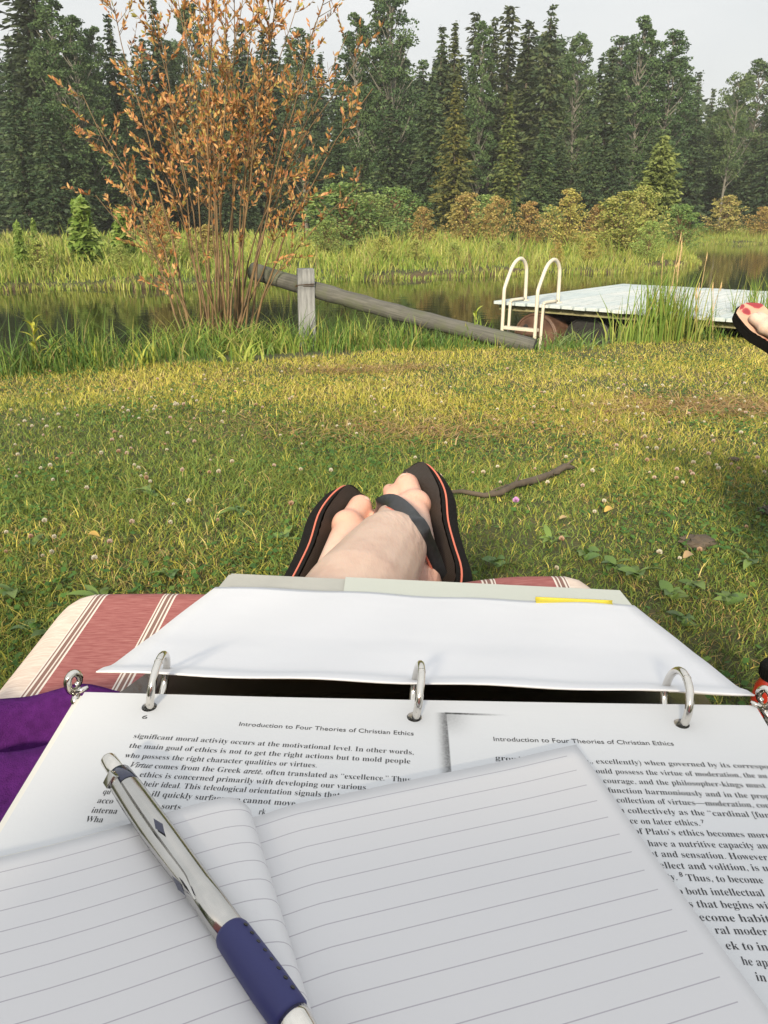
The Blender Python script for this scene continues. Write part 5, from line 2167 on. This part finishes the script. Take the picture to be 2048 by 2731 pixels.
SZ = 3.75
LT = [("significant moral activity occurs at the motivational level. In other words,", (355, 1968.5), (1103, 2013)),
      ("the main goal of ethics is not to get the right actions but to mold people", (343, 1994.5), (1094, 2037)),
      ("who possess the right character qualities or virtues.", (331, 2020.5), (844, 2047.5)),
      ("comes from the Greek", (411, 2049.5), (641, 2062)), (", often translated as “excellence.” Thus,", (697, 2065), (1100, 2086.5)),
      ("ethics is concerned primarily with developing our various", (371, 2072), (975, 2107)),
      ("heir ideal. This teleological orientation signals that", (380, 2097), (905, 2128)),
      ("ill quickly surface; we cannot move", (402, 2124), (786, 2150)),
      ("qu", (273, 2118), (292, 2119)), ("acco", (258, 2142), (299, 2144)), ("sorts", (429, 2157), (480, 2160)),
      ("interna", (242, 2168), (310, 2171)), ("Wha", (226, 2192), (272, 2194)), ("rk", (689, 2172), (707, 2173))]
for s, a, b in LT:
    put_text(serif(s, ('Virtue', 'arete')), a, b, SZ, -.009)
put_text(serif('Virtue', ('Virtue',)), (346, 2046), (404, 2049), SZ, .006)
put_text(serif('arete', ('arete',)), (649, 2062.5), (695, 2065), SZ, .006)
put_text('´', (690, 2064.5), (694, 2064.7), SZ * .9)
RT_ = [("gro", (1321.5, 2027), (1362, 2030)), ("wing", (1364, 2030), (1420, 2033)), ("(i.e., excellently) when governed by its correspon", (1541, 2035), (2066, 2051.5)),
       ("should possess the virtue of moderation, the au", (1568, 2062), (2048, 2076)), ("it courage, and the philosopher-kings must", (1588, 2088), (2044, 2102)),
       ("s function harmoniously and in the prop", (1606, 2113.5), (2056, 2131)), ("s collection of virtues—moderation, cou", (1629, 2140), (2056, 2155.5)),
       ("n collectively as the “cardinal [fun", (1653, 2168), (2056, 2181.5)), ("nce on later ethics.", (1668, 2196), (1868, 2203)),
       ("of Plato’s ethics becomes more", (1694, 2224.5), (2056, 2235.5)), (", have a nutritive capacity and", (1718, 2257), (2064, 2264)),
       ("nt and sensation. However", (1733, 2284.5), (2050, 2295)), ("ellect and volition, is u", (1762, 2316), (2052, 2324)),
       ("ty.", (1783, 2347), (1807, 2348)), ("Thus, to become", (1834, 2349.5), (2038, 2356.5)), ("o both intellectual", (1810, 2385.5), (2041, 2391)),
       ("s that begins wit", (1840, 2420), (2062, 2425)), ("ecome habit", (1868, 2456), (2056, 2460.5)), ("ral moder", (1910, 2490.5), (2050, 2495)),
       ("ek to ins", (1939, 2532), (2066, 2537)), ("he app", (1982, 2573.5), (2066, 2580)), ("in", (2019, 2616), (2046, 2619))]
for s, a, b in RT_:
    put_text(serif(s), a, b, SZ, -.009)
put_text('7', (1871, 2196), (1879, 2196.5), 2.3)
put_text('8', (1813, 2338), (1822, 2338.5), 2.5)
put_text('6', (377, 1917), (391, 1918), 3.3)
put_text('Introduction to Four Theories of Christian Ethics', (637, 1936), (1103, 1962), 3.35, .002)
put_text('Introduction to Four Theories of Christian Ethics', (1317, 1976.5), (1798, 1989), 3.45, .002)
me = bpy.data.meshes.new('printed_text')
me.from_pydata([tuple(v) for v in TEXT_BITS['v']], [], TEXT_BITS['f'])
link('printed_text', me, M['ink'], PAGE)


# --- far half of the binder
def far_pt(s, u, lift=0.0):
    """point on the far page: s 0..1 from ring edge to outer edge, u in metres across"""
    prof = [(.2838, -.1788), (.2905, -.1808), (.2998, -.1853), (.3326, -.1945), (.3557, -.2015), (.41, -.2155), (.4649, -.2296)]
    ts = [0, .035, .085, .265, .395, .69, 1.0]
    y = np.interp(s, ts, [p[0] for p in prof]); z = np.interp(s, ts, [p[1] for p in prof])
    xc = lerp(.0169, .027, s)
    tw = lerp(-.026, -.040, s)
    return Vector((xc + u, y - .0214 * u - .0030, CAMH + z + tw * u + lift - lerp(.0040, .0034, s)))


def far_half():
    root = empty('blank_page', far_pt(.5, 0))
    tag(root, 'clean white sheet turned over on the far half of the binder', 'page')
    def sheet(s0, s1, hw_, lift, droop, mat, par, name):
        rows = []
        for i in range(37):
            t = i / 36
            s = s0 + (s1 - s0) * t ** 1.3
            d = droop * float(sstep(.12, 0, s))
            rows.append([far_pt(s, lerp(-hw_, hw_, j / 30), lift - d + .0004 * math.sin(j * .33 + i * .12 + 1) * float(sstep(.0, .3, s)) + .0005 * math.sin(j * .8 - i * .2)) for j in range(31)])
        mb = MB()
        mb.grid(rows)
        o = mb.build(name, mat, par, True)
        sm = o.modifiers.new('Solidify', 'SOLIDIFY'); sm.thickness = .0005; sm.offset = -1
        return o
    sheet(0, 1, .1395, 0, 0, M['blank'], root, 'sheet')
    st = empty('turned_sheets', far_pt(.5, 0, -.004))
    tag(st, 'loose stack of turned sheets under the blank one on the far half', 'paper')
    for k in range(4):
        sheet(.012 + .03 * k, .985 - .012 * k, (.1402, .1412, .1408, .1420)[k], -.0009 - .0014 * k, 0, M['sheet'], st, 'sheet')
    # sticky marker at the outer edge
    a, b = -.0, 0
    rows = []
    for i in range(5):
        s = .965 + .062 * i / 4
        rows.append([far_pt(s, lerp(.0735, .1245, j / 8), -.0004 + .0030 * (i / 4)) for j in range(9)])
    mb = MB()
    mb.grid(rows)
    o = mb.build('sticky_tab', M['yellow'], None, True)
    sm = o.modifiers.new('Solidify', 'SOLIDIFY'); sm.thickness = .0005
    tag(o, 'thin yellow sticky marker peeping out from the outer edge of the blank sheet', 'sticky note')
    return root


far_half()


def binder():
    root = empty('ring_binder', pg(0, -15, -28))
    tag(root, 'open three ring binder resting on the lap', 'binder')
    def slab(p, q, r, s, th, mat, name, bev=.002):
        """quad p q r s (top face, in order) thickened downwards"""
        bm = bmesh.new()
        n = (q - p).cross(s - p).normalized()
        if n.z < 0: n = -n
        t = [bm.verts.new(v) for v in (p, q, r, s)]
        b = [bm.verts.new(v - n * th) for v in (p, q, r, s)]
        bm.faces.new(t); bm.faces.new(b[::-1])
        for i in range(4):
            bm.faces.new((t[i], t[(i + 1) % 4], b[(i + 1) % 4], b[i]))
        bmesh.ops.recalc_face_normals(bm, faces=bm.faces)
        bmesh.ops.bevel(bm, geom=[e for e in bm.edges], offset=bev, segments=2, affect='EDGES')
        me = bpy.data.meshes.new(name)
        bm.to_mesh(me); bm.free()
        return link(name, me, mat, root)
    # near cover under the printed page
    slab(pg(-143, -4, -8.5), pg(147, -8, -8.5), pg(146, 214, -8.5), pg(-143, 214, -8.5), .003, M['board'], 'back_cover')
    # far cover under the turned sheets, out to its outer edge
    def fc(px, py, d): return P(px, py, d)
    f0, f1 = P(612, 1527, .566), P(1655, 1578, .558)
    n0, n1 = far_pt(.36, -.143, -.020), far_pt(.36, .145, -.020)
    slab(pg(-143, -46.5, -31), pg(147, -50.5, -31), n1.lerp(far_pt(.02, .145, -.03), .01), n0.lerp(far_pt(.02, -.143, -.03), .01), .003, M['spine'], 'hinge')
    cov = slab(n0, n1, f1, f0, .003, M['board'], 'front_cover')
    # pale divider in the cover's pocket
    e0 = n0.lerp(n1, .33); e1 = f0.lerp(f1, .30)
    up = (n1 - n0).cross(f0 - n0).normalized()
    if up.z < 0: up = -up
    a, b_, c, d = e0.lerp(e1, .05), n1.lerp(f1, .05) - (n1 - n0) * .008, n1.lerp(f1, .990) - (n1 - n0) * .004, e0.lerp(e1, .988)
    mb = MB()
    mb.grid([[a.lerp(b_, j / 12) + up * .0018 for j in range(13)], [d.lerp(c, j / 12) + up * .0016 for j in range(13)]])
    mb.build('divider_sheet', M['divider'], root)
    # spine with the ring rail
    slab(pg(-143, -46, -32), pg(147, -50, -32), pg(147, -4, -30), pg(-143, 0, -30), .003, M['spine'], 'spine')
    mb = MB()
    for sgn in (0,):
        mb.box(pg(2, -14, -27), BU * .132, BW * .008, BN * .003, .002)
    mb.build('ring_rail', M['chrome'], root)
    for hu, hw_ in HOLES:
        c = pg(hu + .9, hw_ - 11.2, 3.0)
        r = 12.2
        pts = []
        for k in range(40):
            an = 6.283 * k / 40
            pts.append(c + (BW * math.cos(an) + BN * math.sin(an)) * (r / 1000) + BU * (.0016 * math.sin(an)))
        mb = MB()
        mb.tube(pts, .00165, 12, closed=True)
        o = mb.build('ring', M['chrome'], root, True)
        # the seam where the two halves meet at the top
        mb = MB()
        an = 1.45
        p = c + (BW * math.cos(an) + BN * math.sin(an)) * (r / 1000) + BU * .0016
        t = (-BW * math.sin(an) + BN * math.cos(an))
        mb.tube([p - t * .0004, p + t * .0004], .00176, 12)
        mb.build('seam', M['chrome'], o, True)
    # booster levers at both ends of the rail
    for sgn, u0 in ((-1, -143.5), (1, 148.0)):
        w0 = -13.0 if sgn < 0 else -17
        pts = []
        for k in range(26):
            an = -2.0 + 6.6 * k / 25
            rr = .0046 - .0023 * k / 25
            pts.append(pg(u0, w0, 2.5) + (BW * math.cos(an) * .75 + BN * math.sin(an) * 1.15) * rr * 1.0 + BU * (sgn * .0016 * math.cos(an)))
        mb = MB()
        mb.tube(pts, [.0016] * 20 + [.0013] * 6, 8)
        mb.tube([pts[0], pg(u0 + 1.0, w0 + 4.5, -4), pg(u0 + 3, w0 + 2, -16), pg(u0 + 4, w0, -26)], [.0015, .0018, .002, .002], 8)
        mb.tube([pts[3], pg(u0 + sgn * -4, w0 + 3.5, .5), pg(u0 + sgn * -6.5, w0 + 2, 1.2)], [.0012, .0012, .0008], 8)
        mb.build('booster_lever', M['chrome'], root, True)


binder()

# --- ruled notebook lying open on the page
TH = math.radians(-17.66)
E1 = (math.cos(TH), math.sin(TH))
E2 = (-math.sin(TH), math.cos(TH))


def uv_mesh(name, rows, uvs, mat, parent, thick=.0):
    mb = MB()
    mb.grid(rows)
    me = mb.mesh(name)
    ul = me.uv_layers.new(name='UVMap')
    flat = [q for r in uvs for q in r]
    for lp in me.loops:
        ul.data[lp.index].uv = flat[lp.vertex_index]
    o = link(name, me, mat, parent, True)
    if thick:
        sm = o.modifiers.new('Solidify', 'SOLIDIFY'); sm.thickness = thick; sm.offset = -1
    return o


def notebook():
    S0 = (-53.1, 58.2)
    root = empty('ruled_notebook', pg(-40, 90, 1))
    tag(root, 'small ruled notebook lying open across the printed page', 'notebook')

    def right(h, dx, dy, mat, name, thick, under=False):
        rows, uvs = [], []
        for i in range(31):
            v = dy + (195 - dy) * i / 30
            r, q = [], []
            for j in range(30, -1, -1):
                x = -14 + (118.7 + dx + 14) * j / 30
                hh = h + .7 * math.sin(v * .03 + x * .02) + 1.2 * float(sstep(85, 118, x)) * float(sstep(50, 0, v)) * (0 if under else 1) - 2.0 * float(sstep(14, -4, x))
                r.append(pg(S0[0] + E1[0] * x + E2[0] * v, S0[1] + E1[1] * x + E2[1] * v, hh))
                q.append((x, v - 11.65 + 14.3))
            rows.append(r); uvs.append(q)
        return uv_mesh(name, rows, uvs, mat, root, thick)
    right(6.0, 0, 0, M['ruled'], 'right_leaf', .0003)
    right(4.9, -.7, .6, M['sheet'], 'page_block', .0030, True)
    # left leaf bulges up over the fold
    DIR = (.385, .923)
    T0 = (-56.0, 57.6)

    def left(dh, dx, dv, mat, name, thick, sc=1.0):
        qs = [0, .3, .8, 1.6, 2.8, 4.5, 7, 10, 14, 19, 25, 32, 40, 50, 62, 75, 90, 105, 118]
        hs = [5.5, 8.2, 9.8, 11.2, 12.3, 13.1, 13.6, 13.8, 13.6, 13.1, 12.3, 11.3, 10.2, 9.0, 7.9, 7.2, 6.8, 6.4, 6.2]
        rows, uvs = [], []
        n = 64
        for i in range(41):
            v = dv + (195 - dv) * i / 40
            r, uq = [], []
            for j in range(n + 1):
                s = 118 * (j / n) ** 1.7
                hh = np.interp(s, qs, hs)
                corner = float(sstep(9, 0, s)) * max(0.0, 1 - v / 6.0)
                vv = v + 3.0 * corner ** 2
                k = vv / DIR[1] * .98
                grow = 1 + .0025 * vv
                bx, by = T0[0] + DIR[0] * vv, T0[1] + DIR[1] * vv
                x = -s
                # shift square to the rules so that a rule stays in line across the leaf
                sh = (E1[0] * DIR[0] + E1[1] * DIR[1]) * 0
                r.append(pg(bx + E1[0] * (x + dx * (s > 40)), by + E1[1] * x, (hh - 5.5) * sc * grow + 5.5 + dh))
                dvv = (bx - S0[0]) * E2[0] + (by - S0[1]) * E2[1]
                uq.append((x, dvv - 11.65 + 14.3))
            rows.append(r); uvs.append(uq)
        return uv_mesh(name, rows, uvs, mat, root, thick)
    left(0, 0, 0, M['ruled'], 'left_leaf', .0003)
    left(-1.3, -.5, -1.6, M['sheet'], 'left_pages', .0016, .93)


notebook()


# --- ball pen
def pen():
    def cp(x, y):   # crop pixels of the survey to photo pixels
        return x / 1.62, 1950 + y / 1.62
    hA, hB = 11.5, 18.6
    a = to_pg(*cp(467, 122), hA)
    b = to_pg(*cp(1262, 1243), hB)
    A, B = pg(a[0], a[1], hA), pg(b[0], b[1], hB)
    ax = (B - A).normalized()
    LEN = (B - A).length
    # positions of the joints along the pen, read where its axis passes them
    def along(x, y):
        h = hA
        best = None
        r = ray(*cp(x, y))
        w0 = A - EYE
        # closest approach of ray and axis
        aa, bb, cc = ax.dot(ax), ax.dot(r), r.dot(r)
        dd, ee = ax.dot(w0), r.dot(w0)
        return (bb * ee - cc * dd) / (aa * cc - bb * bb)
    s_col0, s_col1, s_grip = along(507, 192), along(548, 246), along(1005, 862)
    up = (BN - ax * BN.dot(ax)).normalized()
    side = ax.cross(up).normalized()          # to one side of the axis
    root = empty('ball_pen', A)
    tag(root, 'silver retractable ball pen with dark blue rubber grip lying across the notebook', 'pen')
    silver = simple('brushed_silver', (.50, .49, .47), .14, 1.0, var=.05, scale=120)
    navy = simple('navy_gloss', (.012, .016, .05), .12, .0, var=.1, coat=.6)
    grip = simple('dark_blue_rubber', (.018, .021, .115), .5, var=.06, scale=60, bumps=.08, bscale=800, bdist=.0003)

    def lathe(name, prof, mat, par, n=28):
        mb = MB()
        mb.tube([A + ax * s for s, r in prof], [r for s, r in prof], n)
        return mb.build(name, mat, par, True)
    lathe('plunger', [(-.0004, .0022), (0, .0026), (.0006, .0028), (s_col0 + .002, .0028)], M['chrome'], root)
    lathe('collar', [(s_col0, .0036), (s_col0 + .0006, .0041), (s_col1 - .0002, .0043), (s_col1, .0042)], navy, root)
    lathe('barrel', [(s_col1 + .0001, .0042), (s_col1 + .001, .0044), (s_grip * .55, .0044), (s_grip * .8, .0043), (s_grip + .001, .0042)], silver, root)
    g = lathe('grip', [(s_grip - .0003, .0041), (s_grip, .0044), (s_grip + .0012, .0048), (s_grip + .01, .0050), (LEN - .01, .0051), (LEN - .001, .0049), (LEN, .0044)], grip, root)
    for k in range(8):
        s = lerp(s_grip + .0035, LEN - .004, k / 7)
        rr = lerp(.0049, .0051, k / 7)
        d = (up * .86 - side * .5).normalized()
        if (A + ax * s + side - EYE).dot(RT) < (A + ax * s - side - EYE).dot(RT): d = (up * .86 + side * .5).normalized()
        d = (up * .8 + (side if (side.dot(RT) > 0) else -side) * .6).normalized()
        p = A + ax * s + d * rr
        mb = MB()
        mb.tube([p - d * .0004, p + d * .00012], [.00062, .00062], 10)
        mb.build('grip_dot', M['barrel_dark'], g)
    lathe('tip_cone', [(LEN + .0001, .0044), (LEN + .002, .0042), (LEN + .008, .0034), (LEN + .012, .0018), (LEN + .0125, .0011)], M['chrome'], root)
    lathe('ball_point', [(LEN + .0123, .0010), (LEN + .0145, .0005)], M['chrome'], root)
    # clip along the left side of the barrel
    lf = -side if side.dot(RT) > 0 else side
    cd = (lf * .80 + up * .60).normalized()
    ct = ax.cross(cd).normalized()
    s0, s1 = s_col0 + .003, along(845, 775)
    rows_t, rows_b = [], []
    for i in range(25):
        t = i / 24
        s = lerp(s0, s1, t)
        wd = .0023 * (1 - .15 * t) * (1 if t < .86 else max(.08, (1 - t) / .14))
        off = .0048 + .0014 * math.sin(math.pi * min(1, t * 1.05)) - .0006 * t
        c = A + ax * s + cd * off
        rows_t.append([c + ct * (q * wd) + cd * (.0006 * (1 - q * q)) for q in (-1, -.5, 0, .5, 1)])
        rows_b.append([c + ct * (q * wd) - cd * .0005 for q in (1, .5, 0, -.5, -1)])
    mb = MB()
    mb.grid([a_ + b_ + [a_[0]] for a_, b_ in zip(rows_t, rows_b)])
    mb.box(A + ax * (s0 + .0015) + cd * .0050, ax * .0018, ct * .0024, cd * .0012, .0003)
    cl = mb.build('clip', silver, root, True)
    # navy inlays where the clip's arms fork
    for sx, q, ln in ((along(730, 440), .45, .0042), (along(815, 705), -.35, .0045)):
        mb = MB()
        d = (up * (.95 if q > 0 else .35) + lf * (.15 if q > 0 else .95)).normalized()
        tt = ax.cross(d).normalized()
        c = A + ax * sx + d * .00505
        if q < 0: c = A + ax * sx + cd * .0068
        mb.add([c - ax * ln, c + tt * .0012, c + ax * ln, c - tt * .0012, c - d * .001], [(0, 1, 2, 3), (0, 1, 4), (1, 2, 4), (2, 3, 4), (3, 0, 4)])
        mb.build('inlay', navy, cl)


pen()


# ------------------------------------------------------------------ red bottle standing in the grass at the right
def bottle():
    y = 1.22
    p = at_y(2056, 1770, y)
    x = p.x + .012
    g = gz(x, y)
    top = p.z
    root = empty('red_bottle', (x, y, g))
    tag(root, 'glossy red bottle with ribbed black cap at the right picture edge', 'bottle')
    red = simple('red_enamel', (.45, .03, .015), .15, var=.1, coat=.8)
    def lathe(name, prof, mat, n=28):
        mb = MB()
        mb.tube([(x, y, z) for z, r in prof], [r for z, r in prof], n)
        return mb.build(name, mat, root, True)
    lathe('body', [(g, .026), (g + .004, .032), (top - .075, .033), (top - .05, .030), (top - .034, .022), (top - .026, .021)], red)
    cap = lathe('cap', [(top - .030, .0255), (top - .028, .027), (top - .006, .027), (top, .024)], M['rubber'])
    for k in range(30):
        an = 6.283 * k / 30
        mb = MB()
        mb.tube([(x + .0272 * math.cos(an), y + .0272 * math.sin(an), top - .026), (x + .0272 * math.cos(an), y + .0272 * math.sin(an), top - .007)], .0012, 4)
        mb.build('rib', M['rubber'], cap)
    lathe('carry_loop', [(top, .010), (top + .006, .011), (top + .010, .008)], M['pink'])


bottle()


# ------------------------------------------------------------------ smoky evening air
def haze():
    mb = MB()
    mb.box((0, 140, 11.0), (268, 0, 0), (0, 188, 0), (0, 0, 13.5))
    m = bpy.data.materials.new('smoky_air')
    m.use_nodes = True
    t = m.node_tree
    t.nodes.remove(t.nodes['Principled BSDF'])
    v = t.nodes.new('ShaderNodeVolumePrincipled')
    v.inputs['Color'].default_value = (.86, .88, .86, 1)
    v.inputs['Density'].default_value = HAZE
    v.inputs['Anisotropy'].default_value = .25
    t.links.new(v.outputs[0], t.nodes['Material Output'].inputs['Volume'])
    o = mb.build('haze', m)
    o['kind'] = 'stuff'
    o['label'] = 'thin smoky haze hanging over the pond and forest'


HAZE = 0.0010
haze()
